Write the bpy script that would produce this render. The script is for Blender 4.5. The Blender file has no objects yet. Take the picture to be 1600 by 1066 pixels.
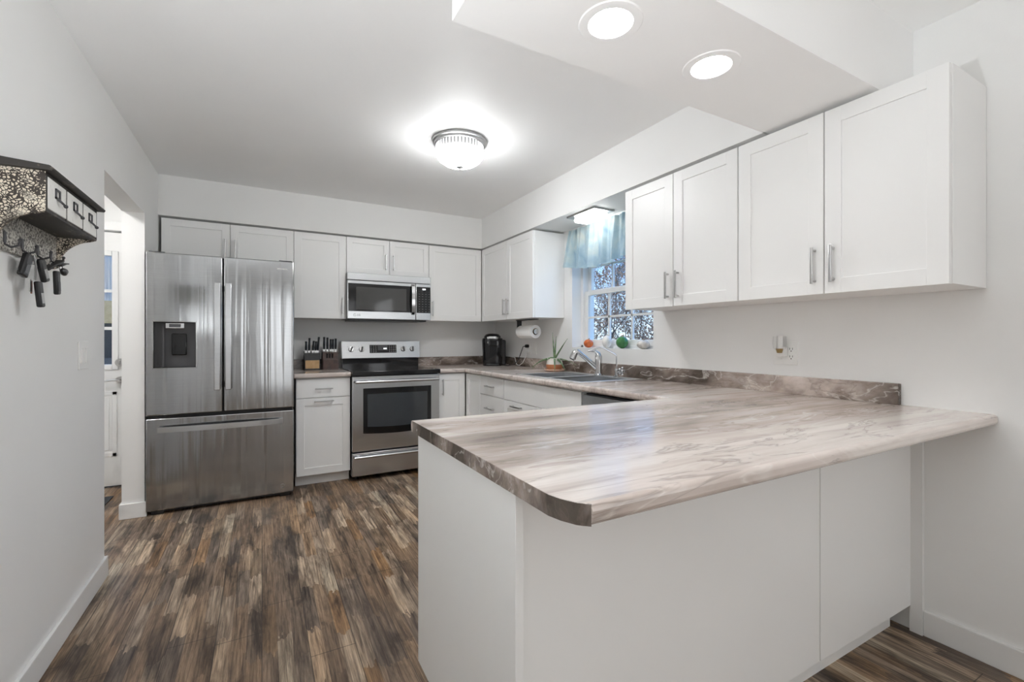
import bpy, bmesh, math, random
from mathutils import Vector, Matrix
random.seed(7)
S = bpy.context.scene
C = S.collection
R = math.radians

# ------------------------------------------------------------ camera, sky, exposure
cam_d = bpy.data.cameras.new('camera'); cam = bpy.data.objects.new('camera', cam_d); C.objects.link(cam)
cam.location = (0, 0, 1.186)
cam.rotation_euler = (R(90), 0, R(-28.82))
cam_d.sensor_width = 36.0
cam_d.lens = 710.0 / 1600 * 36
cam_d.shift_y = -2.4 / 1600
cam_d.clip_start = 0.02
S.camera = cam
S.view_settings.view_transform = 'Standard'
S.view_settings.look = 'None'
S.view_settings.gamma = 1
S.view_settings.exposure = 1.84
S.view_settings.use_curve_mapping = False
S.cycles.use_denoising = True
S.cycles.max_bounces = 14
S.cycles.diffuse_bounces = 9
S.cycles.glossy_bounces = 5
S.cycles.sample_clamp_indirect = 6
S.cycles.caustics_reflective = False
S.cycles.caustics_refractive = False

W = bpy.data.worlds.new('sky'); S.world = W; W.use_nodes = True
_n = W.node_tree.nodes; _l = W.node_tree.links
_bg = _n['Background']
_tc = _n.new('ShaderNodeTexCoord'); _sx = _n.new('ShaderNodeSeparateXYZ'); _cr = _n.new('ShaderNodeValToRGB')
_l.new(_tc.outputs['Generated'], _sx.inputs[0]); _l.new(_sx.outputs['Z'], _cr.inputs[0]); _l.new(_cr.outputs[0], _bg.inputs[0])
_cr.color_ramp.elements[0].position = 0.0; _cr.color_ramp.elements[0].color = (.46, .57, .63, 1)
_cr.color_ramp.elements[1].position = 0.22; _cr.color_ramp.elements[1].color = (.20, .46, .95, 1)
_bg.inputs[1].default_value = 0.75

# light levels of the room's lamps and the added fill lights
L_DOME, L_CAN, L_WINLIGHT, L_HALL, L_REARFILL = 16.0, 17.0, 4.0, 20.0, 5.5

L_UPFILL, L_SIDEFILL, XR_ = 21.0, 5.0, 2.33
def area_light(name, loc, rot, sx, sy, power, col=(1, 1, 1)):
    d = bpy.data.lights.new(name, 'AREA'); d.shape = 'RECTANGLE'; d.size = sx; d.size_y = sy
    d.energy = power; d.color = col
    o = bpy.data.objects.new(name, d); C.objects.link(o); o.location = loc; o.rotation_euler = rot
    return o
# fill lights added at the unseen dining room openings, behind the photographer
area_light('side_fill_light', (XR_ + .01, -1.7, 1.35), (R(90), 0, R(90)), 1.65, 1.35, L_SIDEFILL, (.95, .975, 1.0))
area_light('rear_fill_light', (1.1, -3.36, 1.15), (R(90), 0, 0), 1.9, 2.0, L_REARFILL, (.95, .975, 1.0))

# ------------------------------------------------------------ mesh helpers
class MB:
    def __init__(s): s.bm = bmesh.new()
    def _add(s, bm2, m=0, smooth=False, M=None):
        bm2.normal_update()
        for f in bm2.faces:
            f.material_index = m; f.smooth = max(map(abs, f.normal)) < .9999 if smooth == 'auto' else smooth
        if M is not None: bm2.transform(M)
        me = bpy.data.meshes.new('tmp'); bm2.to_mesh(me); bm2.free()
        s.bm.from_mesh(me); bpy.data.meshes.remove(me)
        return s
    def box(s, x0, x1, y0, y1, z0, z1, bev=0, m=0, seg=2, M=None):
        b = bmesh.new(); bmesh.ops.create_cube(b, size=1)
        for v in b.verts:
            v.co = Vector(((x0 + x1) / 2 + v.co.x * (x1 - x0), (y0 + y1) / 2 + v.co.y * (y1 - y0), (z0 + z1) / 2 + v.co.z * (z1 - z0)))
        if bev > 0:
            bmesh.ops.bevel(b, geom=b.edges[:], offset=bev, segments=seg, profile=.5, affect='EDGES')
        return s._add(b, m, 'auto' if bev > 0 else False, M)
    def prism(s, pts, axis, a, b_, m=0, bev=0, M=None, seg=2):
        """outline pts (2D) extruded along axis from a to b_"""
        b = bmesh.new()
        def P(u, v, w):
            return {'z': (u, v, w), 'y': (u, w, v), 'x': (w, u, v)}[axis]
        lo = [b.verts.new(P(u, v, a)) for u, v in pts]; hi = [b.verts.new(P(u, v, b_)) for u, v in pts]
        n = len(pts)
        b.faces.new(lo); b.faces.new(hi[::-1])
        for i in range(n): b.faces.new((lo[i], hi[i], hi[(i + 1) % n], lo[(i + 1) % n]))
        bmesh.ops.recalc_face_normals(b, faces=b.faces[:])
        if bev > 0: bmesh.ops.bevel(b, geom=b.edges[:], offset=bev, segments=seg, profile=.5, affect='EDGES')
        return s._add(b, m, False, M)
    def cyl(s, p0, p1, r0, r1=None, n=20, m=0, smooth=True, cap=True):
        p0 = Vector(p0); p1 = Vector(p1); r1 = r0 if r1 is None else r1
        b = bmesh.new(); d = p1 - p0
        bmesh.ops.create_cone(b, cap_ends=cap, segments=n, radius1=r0, radius2=r1, depth=d.length)
        M = Matrix.Translation((p0 + p1) / 2) @ d.to_track_quat('Z', 'Y').to_matrix().to_4x4()
        return s._add(b, m, smooth, M)
    def sphere(s, c, r, m=0, n=16, sc=(1, 1, 1)):
        b = bmesh.new(); bmesh.ops.create_uvsphere(b, u_segments=n * 2, v_segments=n, radius=r)
        return s._add(b, m, True, Matrix.Translation(c) @ Matrix.Diagonal((*sc, 1)))
    def lathe(s, prof, c=(0, 0, 0), n=32, m=0, rfun=None, M=None):
        """prof: (r,z) list, spun about z"""
        b = bmesh.new(); rings = []
        for (r, z) in prof:
            if r < 1e-6:
                rings.append([b.verts.new((c[0], c[1], c[2] + z))])
            else:
                row = []
                for k in range(n):
                    a = 2 * math.pi * k / n
                    q = r * (rfun(a, z) if rfun else 1)
                    row.append(b.verts.new((c[0] + q * math.cos(a), c[1] + q * math.sin(a), c[2] + z)))
                rings.append(row)
        for A, B in zip(rings[:-1], rings[1:]):
            if len(A) == 1 and len(B) == 1: continue
            for k in range(n):
                k2 = (k + 1) % n
                if len(A) == 1: b.faces.new((A[0], B[k2], B[k]))
                elif len(B) == 1: b.faces.new((A[k], A[k2], B[0]))
                else: b.faces.new((A[k], A[k2], B[k2], B[k]))
        bmesh.ops.recalc_face_normals(b, faces=b.faces[:])
        return s._add(b, m, True, M)
    def tube(s, path, r, n=10, m=0, flat=None):
        """swept round (or flat=(w,h) rectangular) bar; r may be a list"""
        b = bmesh.new(); P = [Vector(p) for p in path]; rings = []
        up = Vector((0, 0, 1)); prev = None
        for i, p in enumerate(P):
            t = (P[min(i + 1, len(P) - 1)] - P[max(i - 1, 0)]).normalized()
            if prev is None:
                ref = up if abs(t.z) < .95 else Vector((1, 0, 0))
                x = t.cross(ref).normalized()
            else:
                x = (prev - t * prev.dot(t)).normalized()
            prev = x; y = t.cross(x)
            rr = r[i] if isinstance(r, (list, tuple)) else r
            if flat:
                w, h = flat
                rings.append([b.verts.new(p + x * a * w / 2 + y * c * h / 2) for a, c in ((-1, -1), (1, -1), (1, 1), (-1, 1))])
            else:
                rings.append([b.verts.new(p + (x * math.cos(2 * math.pi * k / n) + y * math.sin(2 * math.pi * k / n)) * rr) for k in range(n)])
        for A, B in zip(rings[:-1], rings[1:]):
            k_ = len(A)
            for k in range(k_): b.faces.new((A[k], A[(k + 1) % k_], B[(k + 1) % k_], B[k]))
        b.faces.new(rings[0][::-1]); b.faces.new(rings[-1])
        bmesh.ops.recalc_face_normals(b, faces=b.faces[:])
        return s._add(b, m, True)
    def grid(s, nu, nv, fn, m=0, thick=0):
        b = bmesh.new(); V = [[b.verts.new(fn(i / nu, j / nv)) for j in range(nv + 1)] for i in range(nu + 1)]
        for i in range(nu):
            for j in range(nv): b.faces.new((V[i][j], V[i + 1][j], V[i + 1][j + 1], V[i][j + 1]))
        if thick: bmesh.ops.solidify(b, geom=b.faces[:], thickness=thick)
        return s._add(b, m, True)
    def mesh(s, me, m=0, M=None):
        b = bmesh.new(); b.from_mesh(me); return s._add(b, m, False, M)

def obj(name, mb, mats, parent=None, world=False, angle=35):
    """link a mesh builder as ONE object; authored in its root's frame (world=True: in world space)"""
    if world and parent is not None:
        r = parent
        while r.parent: r = r.parent
        bmesh.ops.translate(mb.bm, verts=mb.bm.verts, vec=-Vector(r.location))
    me = bpy.data.meshes.new(name); mb.bm.to_mesh(me); mb.bm.free()
    for m in (mats if isinstance(mats, (list, tuple)) else [mats]): me.materials.append(m)
    fl = [p.use_smooth for p in me.polygons]
    me.set_sharp_from_angle(angle=R(angle)); me.polygons.foreach_set('use_smooth', fl)
    o = bpy.data.objects.new(name, me); C.objects.link(o)
    if parent is not None: o.parent = parent
    return o
def tag(o, label, cat, group=None):
    o['label'] = label; o['category'] = cat
    if group: o['group'] = group
    return o
def thing(name, label, cat, loc=(0, 0, 0), rz=0, group=None):
    o = bpy.data.objects.new(name, None); C.objects.link(o); o.empty_display_size = .05
    o.location = loc; o.rotation_euler = (0, 0, rz)
    return tag(o, label, cat, group)
def struct(name, mb, mats, parent=None):
    o = obj(name, mb, mats, parent)
    if parent is None: o['kind'] = 'structure'
    return o
def origin_to(o, loc):
    """move the origin of a single-mesh thing to loc"""
    o.data.transform(Matrix.Translation(-Vector(loc))); o.location = loc; return o
def cut(o, x0, x1, y0, y1, z0, z1):
    """boolean difference of o (a mesh at identity) with a box"""
    mb = MB().box(x0, x1, y0, y1, z0, z1)
    me = bpy.data.meshes.new('cutter'); mb.bm.to_mesh(me); mb.bm.free()
    c = bpy.data.objects.new('cutter', me); C.objects.link(c)
    par = o.parent; o.parent = None
    md = o.modifiers.new('cut', 'BOOLEAN'); md.operation = 'DIFFERENCE'; md.object = c; md.solver = 'EXACT'
    bpy.context.view_layer.update()
    dg = bpy.context.evaluated_depsgraph_get()
    new = bpy.data.meshes.new_from_object(o.evaluated_get(dg))
    for p in new.polygons: p.use_smooth = max(map(abs, p.normal)) < .999
    o.modifiers.clear(); old = o.data; o.data = new; bpy.data.meshes.remove(old)
    bpy.data.objects.remove(c); bpy.data.meshes.remove(me)
    o.parent = par
    return o
def text_mesh(txt, size, depth=.0006):
    cu = bpy.data.curves.new('t', 'FONT'); cu.body = txt; cu.size = size; cu.extrude = depth; cu.align_x = 'CENTER'; cu.align_y = 'CENTER'
    o = bpy.data.objects.new('t', cu); C.objects.link(o); bpy.context.view_layer.update()
    me = bpy.data.meshes.new_from_object(o.evaluated_get(bpy.context.evaluated_depsgraph_get()))
    bpy.data.objects.remove(o); bpy.data.curves.remove(cu); return me

# ------------------------------------------------------------ materials
class NT:
    def __init__(s, name):
        s.m = bpy.data.materials.new(name); s.m.use_nodes = True
        s.n = s.m.node_tree.nodes; s.l = s.m.node_tree.links; s.b = s.n['Principled BSDF']
    def N(s, t, **kw):
        x = s.n.new('ShaderNode' + t)
        for k, v in kw.items():
            if hasattr(x, k): setattr(x, k, v)
            else: x.inputs[k.replace('_', ' ')].default_value = v
        return x
    def L(s, a, b): s.l.new(a, b)
    def coords(s, scale=(1, 1, 1), loc=(0, 0, 0), kind='Object', rot=(0, 0, 0)):
        t = s.N('TexCoord'); m = s.N('Mapping'); m.inputs['Scale'].default_value = scale; m.inputs['Location'].default_value = loc; m.inputs['Rotation'].default_value = rot
        s.L(t.outputs[kind], m.inputs[0]); return m.outputs[0]
    def noise(s, vec, scale, detail=4, rough=.5, dist=0):
        x = s.N('TexNoise'); s.L(vec, x.inputs['Vector']); x.inputs['Scale'].default_value = scale
        x.inputs['Detail'].default_value = detail; x.inputs['Roughness'].default_value = rough; x.inputs['Distortion'].default_value = dist
        return x.outputs['Fac']
    def ramp(s, fac, stops):
        x = s.N('ValToRGB'); s.L(fac, x.inputs[0]); e = x.color_ramp.elements
        while len(e) > 1: e.remove(e[-1])
        e[0].position = stops[0][0]; e[0].color = col4(stops[0][1])
        for p, c in stops[1:]: q = e.new(p); q.color = col4(c)
        return x.outputs[0]
    def mix(s, fac, a, b, blend='MIX'):
        x = s.N('Mix'); x.data_type = 'RGBA'; x.blend_type = blend
        for v, i in ((fac, 0), (a, 6), (b, 7)):
            if hasattr(v, 'links') or hasattr(v, 'is_linked'): s.L(v, x.inputs[i])
            else: x.inputs[i].default_value = v if i == 0 else col4(v)
        return x.outputs[2]
    def math(s, op, a, b=None, clamp=False):
        x = s.N('Math'); x.operation = op; x.use_clamp = clamp
        for i, v in enumerate((a, b)):
            if v is None: continue
            if hasattr(v, 'is_linked'): s.L(v, x.inputs[i])
            else: x.inputs[i].default_value = v
        return x.outputs[0]
    def bump(s, h, strength, dist=.01):
        x = s.N('Bump'); x.inputs['Strength'].default_value = strength; x.inputs['Distance'].default_value = dist
        s.L(h, x.inputs['Height']); s.L(x.outputs[0], s.b.inputs['Normal'])
    def set(s, **kw):
        for k, v in kw.items():
            i = s.b.inputs[k.replace('_', ' ')]
            if hasattr(v, 'is_linked'): s.L(v, i)
            else: i.default_value = col4(v) if isinstance(v, (tuple, list)) else v
        return s
def col4(c):
    if isinstance(c, (int, float)): return (c, c, c, 1)
    return (*c, 1) if len(c) == 3 else tuple(c)
def sr(*c):
    f = lambda v: v / 12.92 if v <= .04045 else ((v + .055) / 1.055) ** 2.4
    return tuple(f(x / 255) for x in c)
def plain(name, c, rough=.5, metal=0, var=.03, vscale=8, bump=0, bscale=80, **kw):
    t = NT(name); v = t.coords()
    n = t.noise(v, vscale, 3)
    c0 = tuple(max(0, x * (1 - var)) for x in c); c1 = tuple(min(1, x * (1 + var)) for x in c)
    t.set(Base_Color=t.ramp(n, [(.3, c0), (.7, c1)]), Roughness=rough, Metallic=metal, **kw)
    if bump: t.bump(t.noise(v, bscale, 3), bump, .002)
    return t.m
def emit(name, c, strength):
    t = NT(name); t.set(Base_Color=(.9, .9, .9), Emission_Color=c, Emission_Strength=strength, Roughness=.4); return t.m
def glass(name, c=(1, 1, 1), rough=0.0):
    t = NT(name); t.set(Base_Color=c, Roughness=rough, Transmission_Weight=1.0, IOR=1.45); return t.m
def pane(name):
    """thin window glass: mostly clear with a mirror sheen"""
    t = NT(name); g = t.N('BsdfGlossy'); g.inputs['Roughness'].default_value = .02
    tr = t.N('BsdfTransparent'); mx = t.N('MixShader'); lw = t.N('LayerWeight'); lw.inputs[0].default_value = .5
    fr = t.N('Math'); fr.operation = 'MULTIPLY_ADD'; t.L(t.math('POWER', lw.outputs['Facing'], 4.0), fr.inputs[0]); fr.inputs[1].default_value = .5; fr.inputs[2].default_value = .035
    t.L(fr.outputs[0], mx.inputs[0]); t.L(tr.outputs[0], mx.inputs[1]); t.L(g.outputs[0], mx.inputs[2])
    t.L(mx.outputs[0], t.n['Material Output'].inputs[0]); return t.m

M = {}
M['wall'] = plain('wall_paint', (.83, .83, .82), .55, var=.012, vscale=2, bump=.12, bscale=140)
M['ceil'] = plain('ceiling_paint', (.92, .92, .915), .6, var=.012, vscale=2, bump=.15, bscale=110)
M['trim'] = plain('trim_paint', (.80, .80, .79), .35, var=.01)
M['cab'] = plain('cabinet_lacquer', (.87, .87, .86), .38, var=.008, vscale=3)
M['cabin'] = plain('cabinet_carcass', (.78, .78, .77), .45, var=.01)
M['nickel'] = plain('brushed_nickel', (.55, .545, .54), .30, 1.0, var=.04, vscale=60)
M['chrome'] = plain('chrome', (.50, .50, .50), .14, 1.0, var=.02)
M['black'] = plain('black_plastic', (.012, .012, .013), .32, var=.1)
M['blackgloss'] = plain('black_gloss', (.008, .008, .009), .06, var=.05)
M['darkgrey'] = plain('dark_grey_metal', (.06, .06, .065), .45, var=.05)
M['greyplastic'] = plain('grey_plastic', (.075, .075, .08), .25, var=.05)
M['white'] = plain('white_plastic', (.82, .82, .80), .35, var=.01)
M['paper'] = plain('paper_towel', (.86, .86, .85), .9, var=.02, vscale=40, bump=.3, bscale=90)
M['rubber'] = plain('rubber', (.01, .01, .01), .6)
M['gap'] = plain('dark_recess_board', (.04, .04, .04), .8)
M['pane'] = pane('window_glass')
M['clear'] = glass('clear_glass', (.95, .98, .97), .03)

def stainless(name, wav=.0, base=.60, rough=.24, aniso=.55):
    t = NT(name); v = t.coords((1, 1, 1))
    f = t.noise(t.coords((2, 2, 260)), 3, 3)
    c = t.ramp(f, [(.35, (base * .92, base * .935, base * .95)), (.65, (base * 1.03, base * 1.05, base * 1.07))])
    t.set(Base_Color=c, Metallic=1.0, Roughness=rough, Anisotropic=aniso)
    tg = t.N('CombineXYZ'); tg.inputs[0].default_value = .7; tg.inputs[1].default_value = .714; t.L(tg.outputs[0], t.b.inputs['Tangent'])   # brushed along the width
    if wav:
        w = t.noise(t.coords((15, 3, .45)), 1.0, 2, .4, .5)
        t.bump(w, wav, .02)
    return t.m
M['steel'] = stainless('stainless_steel')
M['fridge'] = stainless('fridge_stainless', .12, .46, .15, .6)
M['fridge_r'] = stainless('fridge_stainless_wavy', .26, .44, .15, .6)
M['fridge_d'] = stainless('fridge_drawer_stainless', .22, .42, .17, .6)
M['bowlsteel'] = stainless('sink_bowl_stainless', 0, .62, .32, .0)
M['sinksteel'] = stainless('sink_stainless', 0, .80, .38, .0)

def marble(name, scale=(.5, 2.2, 2.2), dark=0.0, loc=(0, 0, 0), rot=(0, 0, 0), warp=.9):
    t = NT(name); v = t.coords(scale, loc, rot=rot)
    def warped(vec, sc, amp, detail=2):
        w = t.N('TexNoise'); t.L(vec, w.inputs['Vector']); w.inputs['Scale'].default_value = sc; w.inputs['Detail'].default_value = detail
        q = t.N('VectorMath'); q.operation = 'MULTIPLY_ADD'; t.L(w.outputs['Color'], q.inputs[0]); q.inputs[1].default_value = (amp, amp, amp); t.L(vec, q.inputs[2]); return q.outputs[0]
    vv = warped(v, 1.0, warp)
    tone = t.noise(vv, 1.15, 6, .58)
    d = dark
    base = t.ramp(tone, [(.27 + d, (.10, .080, .065)), (.38 + d, (.29, .24, .21)), (.46 + d, (.53, .455, .41)), (.55 + d, (.68, .60, .555)), (.66 + d, (.80, .74, .695)), (.85, (.55, .48, .44))])
    st = t.N('VectorMath'); st.operation = 'MULTIPLY'; t.L(warped(v, 1.6, .35, 3), st.inputs[0]); st.inputs[1].default_value = (1.0, 7.0, 7.0)
    wisp = t.noise(st.outputs[0], 1.1, 7, .62, .4)
    c = t.mix(.62, base, t.ramp(wisp, [(.30, (.50, .44, .41)), (.44, (.84, .81, .79)), (.55, (1, 1, 1)), (.72, (1.12, 1.12, 1.12))]), 'MULTIPLY')
    vn = t.noise(warped(v, 2.2, .5, 3), 1.7, 5, .55, .8)
    ridge = t.math('ABSOLUTE', t.math('SUBTRACT', vn, .5))
    c = t.mix(t.math('MULTIPLY', t.ramp(ridge, [(0, (1, 1, 1)), (.006, (.5, .5, .5)), (.016, (0, 0, 0))]), .55), c, (.78, .73, .68))
    vn2 = t.noise(warped(v, 2.8, .5, 3), 2.6, 6, .6, .8)
    ridge2 = t.math('ABSOLUTE', t.math('SUBTRACT', vn2, .46))
    c = t.mix(t.math('MULTIPLY', t.ramp(ridge2, [(0, (1, 1, 1)), (.010, (.4, .4, .4)), (.022, (0, 0, 0))]), .45), c, (.17, .135, .115))
    t.set(Base_Color=c, Roughness=.16, Specular_IOR_Level=.5)
    return t.m
M['marble'] = marble('marble_laminate', dark=-.035)
M['marble_band'] = marble('marble_laminate_edge', (5, 4.5, 3.0), .17, (3.4, 1.7, 2), (R(40), 0, 0), .7)
M['marble_splash'] = marble('marble_laminate_splash', (1.5, 1.5, 3.0), .17, (7, 2, 1), (R(-35), R(20), 0), .7)

def plank_floor():
    t = NT('weathered_plank_vinyl')
    tc = t.N('TexCoord'); sp = t.N('SeparateXYZ'); t.L(tc.outputs['Object'], sp.inputs[0])
    X, Y = sp.outputs[0], sp.outputs[1]
    def cells(w, l, seed, jag=0.0):
        xx = X
        u = t.math('DIVIDE', xx, w); ui = t.math('FLOOR', u)
        wn = t.N('TexWhiteNoise'); wn.noise_dimensions = '1D'; t.L(t.math('ADD', ui, seed), wn.inputs['W'])
        yy = t.math('ADD', t.math('DIVIDE', Y, l), t.math('MULTIPLY', wn.outputs['Value'], 7.3))
        if jag:
            jn = t.N('TexNoise'); cm = t.N('CombineXYZ'); t.L(X, cm.inputs[0]); t.L(t.math('MULTIPLY', Y, .25), cm.inputs[1]); t.L(cm.outputs[0], jn.inputs['Vector']); jn.inputs['Scale'].default_value = 55; jn.inputs['Detail'].default_value = 3
            yy = t.math('ADD', yy, t.math('MULTIPLY', jn.outputs['Fac'], jag))
        vi = t.math('FLOOR', yy)
        c = t.N('CombineXYZ'); t.L(ui, c.inputs[0]); t.L(vi, c.inputs[1]); c.inputs[2].default_value = seed
        w3 = t.N('TexWhiteNoise'); w3.noise_dimensions = '3D'; t.L(c.outputs[0], w3.inputs['Vector'])
        return u, yy, w3.outputs['Value'], w3.outputs['Color']
    u, yy, rv, rc = cells(.16, 1.2, 1.0)
    u2, yy2, rv2, rc2 = cells(.053, .34, 5.0, .55)
    off = t.N('VectorMath'); off.operation = 'MULTIPLY_ADD'; t.L(rc2, off.inputs[0]); off.inputs[1].default_value = (9, 9, 9)
    m = t.N('Mapping'); m.inputs['Scale'].default_value = (34, 1.6, 1); t.L(tc.outputs['Object'], m.inputs[0]); t.L(m.outputs[0], off.inputs[2])
    grain = t.noise(off.outputs[0], 1.5, 9, .68, 1.1)
    m2 = t.N('Mapping'); m2.inputs['Scale'].default_value = (7, 1.7, 1); t.L(tc.outputs['Object'], m2.inputs[0])
    blot = t.noise(m2.outputs[0], 1.5, 6, .62, .5)
    m3 = t.N('Mapping'); m3.inputs['Scale'].default_value = (130, 5, 1); t.L(tc.outputs['Object'], m3.inputs[0])
    fine = t.noise(m3.outputs[0], 1.0, 4, .7, .3)
    tone = t.ramp(rv2, [(0, sr(120, 101, 84)), (.22, sr(152, 129, 106)), (.45, sr(112, 99, 89)), (.68, sr(182, 163, 142)), (.86, sr(150, 116, 80)), (.945, sr(138, 120, 100)), (.965, sr(172, 156, 136)), (1, sr(184, 172, 154))])
    g = t.ramp(grain, [(.26, (.16, .13, .11)), (.40, (.52, .48, .45)), (.54, (.95, .93, .90)), (.70, (1.22, 1.20, 1.16))])
    c = t.mix(1.0, tone, g, 'MULTIPLY')
    b = t.ramp(blot, [(.34, (.20, .18, .18)), (.43, (.60, .58, .57)), (.54, (1, 1, 1)), (.72, (1.12, 1.06, .98))])
    c = t.mix(.92, c, b, 'MULTIPLY')
    f = t.ramp(fine, [(.34, (.30, .28, .26)), (.5, (1, 1, 1)), (.64, (1.6, 1.6, 1.58))])
    c = t.mix(.62, c, f, 'MULTIPLY')
    fu = t.math('FRACT', u); edge = t.math('LESS_THAN', t.math('MINIMUM', fu, t.math('SUBTRACT', 1, fu)), .010)
    fy = t.math('FRACT', yy); edgey = t.math('LESS_THAN', t.math('MINIMUM', fy, t.math('SUBTRACT', 1, fy)), .0014)
    e = t.math('MULTIPLY', t.math('MAXIMUM', edge, edgey), .75)
    c = t.mix(e, c, (.02, .016, .013))
    t.set(Base_Color=c, Roughness=.42, Specular_IOR_Level=.4)
    t.bump(grain, .15, .004)
    return t.m
M['floor'] = plank_floor()

def crackle():
    t = NT('crackled_paint'); v = t.coords()
    d = t.N('TexNoise'); t.L(v, d.inputs['Vector']); d.inputs['Scale'].default_value = 40; d.inputs['Detail'].default_value = 4
    mv = t.N('VectorMath'); mv.operation = 'MULTIPLY_ADD'; t.L(d.outputs['Color'], mv.inputs[0]); mv.inputs[1].default_value = (.02, .02, .02); t.L(v, mv.inputs[2])
    vo = t.N('TexVoronoi'); vo.feature = 'DISTANCE_TO_EDGE'; t.L(mv.outputs[0], vo.inputs['Vector']); vo.inputs['Scale'].default_value = 120
    n = t.noise(v, 22, 5, .6)
    big = t.noise(v, 11, 4, .6)
    th = t.math('ADD', vo.outputs['Distance'], t.math('MULTIPLY', t.math('SUBTRACT', n, .5), .70))
    f = t.ramp(th, [(.11, (0, 0, 0)), (.15, (1, 1, 1))])
    dark = t.ramp(big, [(.3, (1, 1, 1)), (.58, (1, 1, 1)), (.66, (.15, .15, .15))])
    f2 = t.mix(1.0, f, dark, 'MULTIPLY')
    c = t.mix(f2, (.035, .026, .02), t.ramp(n, [(.35, (.62, .54, .42)), (.65, (.72, .66, .55))]))
    t.set(Base_Color=c, Roughness=.5); t.bump(f, .4, .001); return t.m
M['crackle'] = crackle()
def distressed(name, light, dark, sc, lo, hi, stretch=(1, 1, 1)):
    t = NT(name); v = t.coords(stretch); n = t.noise(v, sc, 7, .7)
    t.set(Base_Color=t.ramp(n, [(lo, dark), (hi, light)]), Roughness=.55); return t.m
M['rackback'] = distressed('speckled_paint', (.66, .64, .58), (.05, .04, .035), 130, .42, .56)
M['rackdark'] = distressed('worn_dark_wood', (.26, .22, .18), (.022, .018, .015), 40, .54, .78, (1, .25, 1))
M['rackwhite'] = distressed('worn_white_paint', (.80, .79, .76), (.45, .43, .40), 50, .25, .42)

def leafmat(name, a, b, rough=.5):
    t = NT(name); n = t.noise(t.coords((1, 1, 1)), 25, 3); t.set(Base_Color=t.ramp(n, [(.35, a), (.65, b)]), Roughness=rough); return t.m
# ------------------------------------------------------------ the setting
XL, XR, YB, ZC = -.69, 2.33, 4.62, 2.44
XF, YF, ZS = 2.005, 4.30, 2.130              # faces of the soffits and upper cabinets
struct('floor', MB().box(-3.7, XR + .12, -3.5, 4.84, -.05, 0), M['floor'])
struct('ceiling', MB().box(-3.7, XR + .12, -3.5, 4.84, ZC, ZC + .1), M['ceil'])
mb = MB()
mb.box(-.81, XL, -1.3, 2.97, 0, ZC); mb.box(-.81, XL, 2.97, 3.86, 2.035, ZC); mb.box(-.81, XL, 3.86, YB, 0, ZC)
struct('wall_left', mb, M['wall'])
struct('wall_back', MB().box(-.81, XR + .12, YB, YB + .12, 0, ZC), M['wall'])
WY0, WY1, WZ0, WZ1 = 2.243, 3.165, 1.118, 2.08
mb = MB()
mb.box(XR, XR + .14, -3.5, -2.6, 0, ZC); mb.box(XR, XR + .14, -.8, WY0, 0, ZC); mb.box(XR, XR + .14, -2.6, -.8, 0, .6); mb.box(XR, XR + .14, -2.6, -.8, 2.1, ZC); mb.box(XR, XR + .14, WY1, YB, 0, ZC)
mb.box(XR, XR + .14, WY0, WY1, 0, WZ0); mb.box(XR, XR + .14, WY0, WY1, WZ1, ZC)
struct('wall_right', mb, M['wall'])
mb = MB()   # rear wall of the dining room with the patio door opening
mb.box(-3.7, .1, -3.5, -3.38, 0, ZC); mb.box(2.1, XR, -3.5, -3.38, 0, ZC); mb.box(.1, 2.1, -3.5, -3.38, 2.15, ZC)
struct('wall_rear', mb, M['wall'])
struct('wall_far_left', MB().box(-3.7, -3.58, -3.5, -1.18, 0, ZC), M['wall'])
struct('wall_living', MB().box(-3.7, -.81, -1.3, -1.18, 0, ZC), M['wall'])
mb = MB(); mb.box(-2.1, -1.98, 1.3, 4.72, 0, ZC); mb.box(-2.1, -.81, 1.2, 1.3, 0, ZC)
struct('wall_hall', mb, M['wall'])
mb = MB(); mb.box(-2.1, -1.83, 4.72, 4.84, 0, ZC); mb.box(-1.83, -.94, 4.72, 4.84, 2.075, ZC); mb.box(-.94, -.81, 4.72, 4.84, 0, ZC)
struct('wall_hall_end', mb, M['wall'])
mb = MB(); mb.box(XL, XR, YF, YB, ZS, ZC); mb.box(XF, XR, 1.26, YF, ZS, ZC)
struct('wall_soffit', mb, M['wall'])
beam = struct('ceiling_beam', MB().box(.494, XR, .835, 1.265, ZS, ZC), M['ceil'])
for x in (.911, 1.362): cut(beam, x - .062, x + .062, 1.046 - .062, 1.046 + .062, ZS - .02, ZS + .075)
def base(name, x0, x1, y0, y1, h=.10):
    return struct(name, MB().box(x0, x1, y0, y1, 0, h, .004), M['trim'])
base('baseboard_left', XL, XL + .014, -1.3, 2.985)
base('baseboard_left_end', -.81, XL + .014, 2.97, 2.984)
base('baseboard_jamb', -.822, XL + .013, 3.845, 3.86)
base('baseboard_right', XR - .014, XR, -3.38, .80)
base('baseboard_hall', -.824, -.81, 3.87, 4.71)
struct('trim_1', MB().box(XR - .0185, XR, .80, .842, 0, .874, .001), M['trim'])

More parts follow.
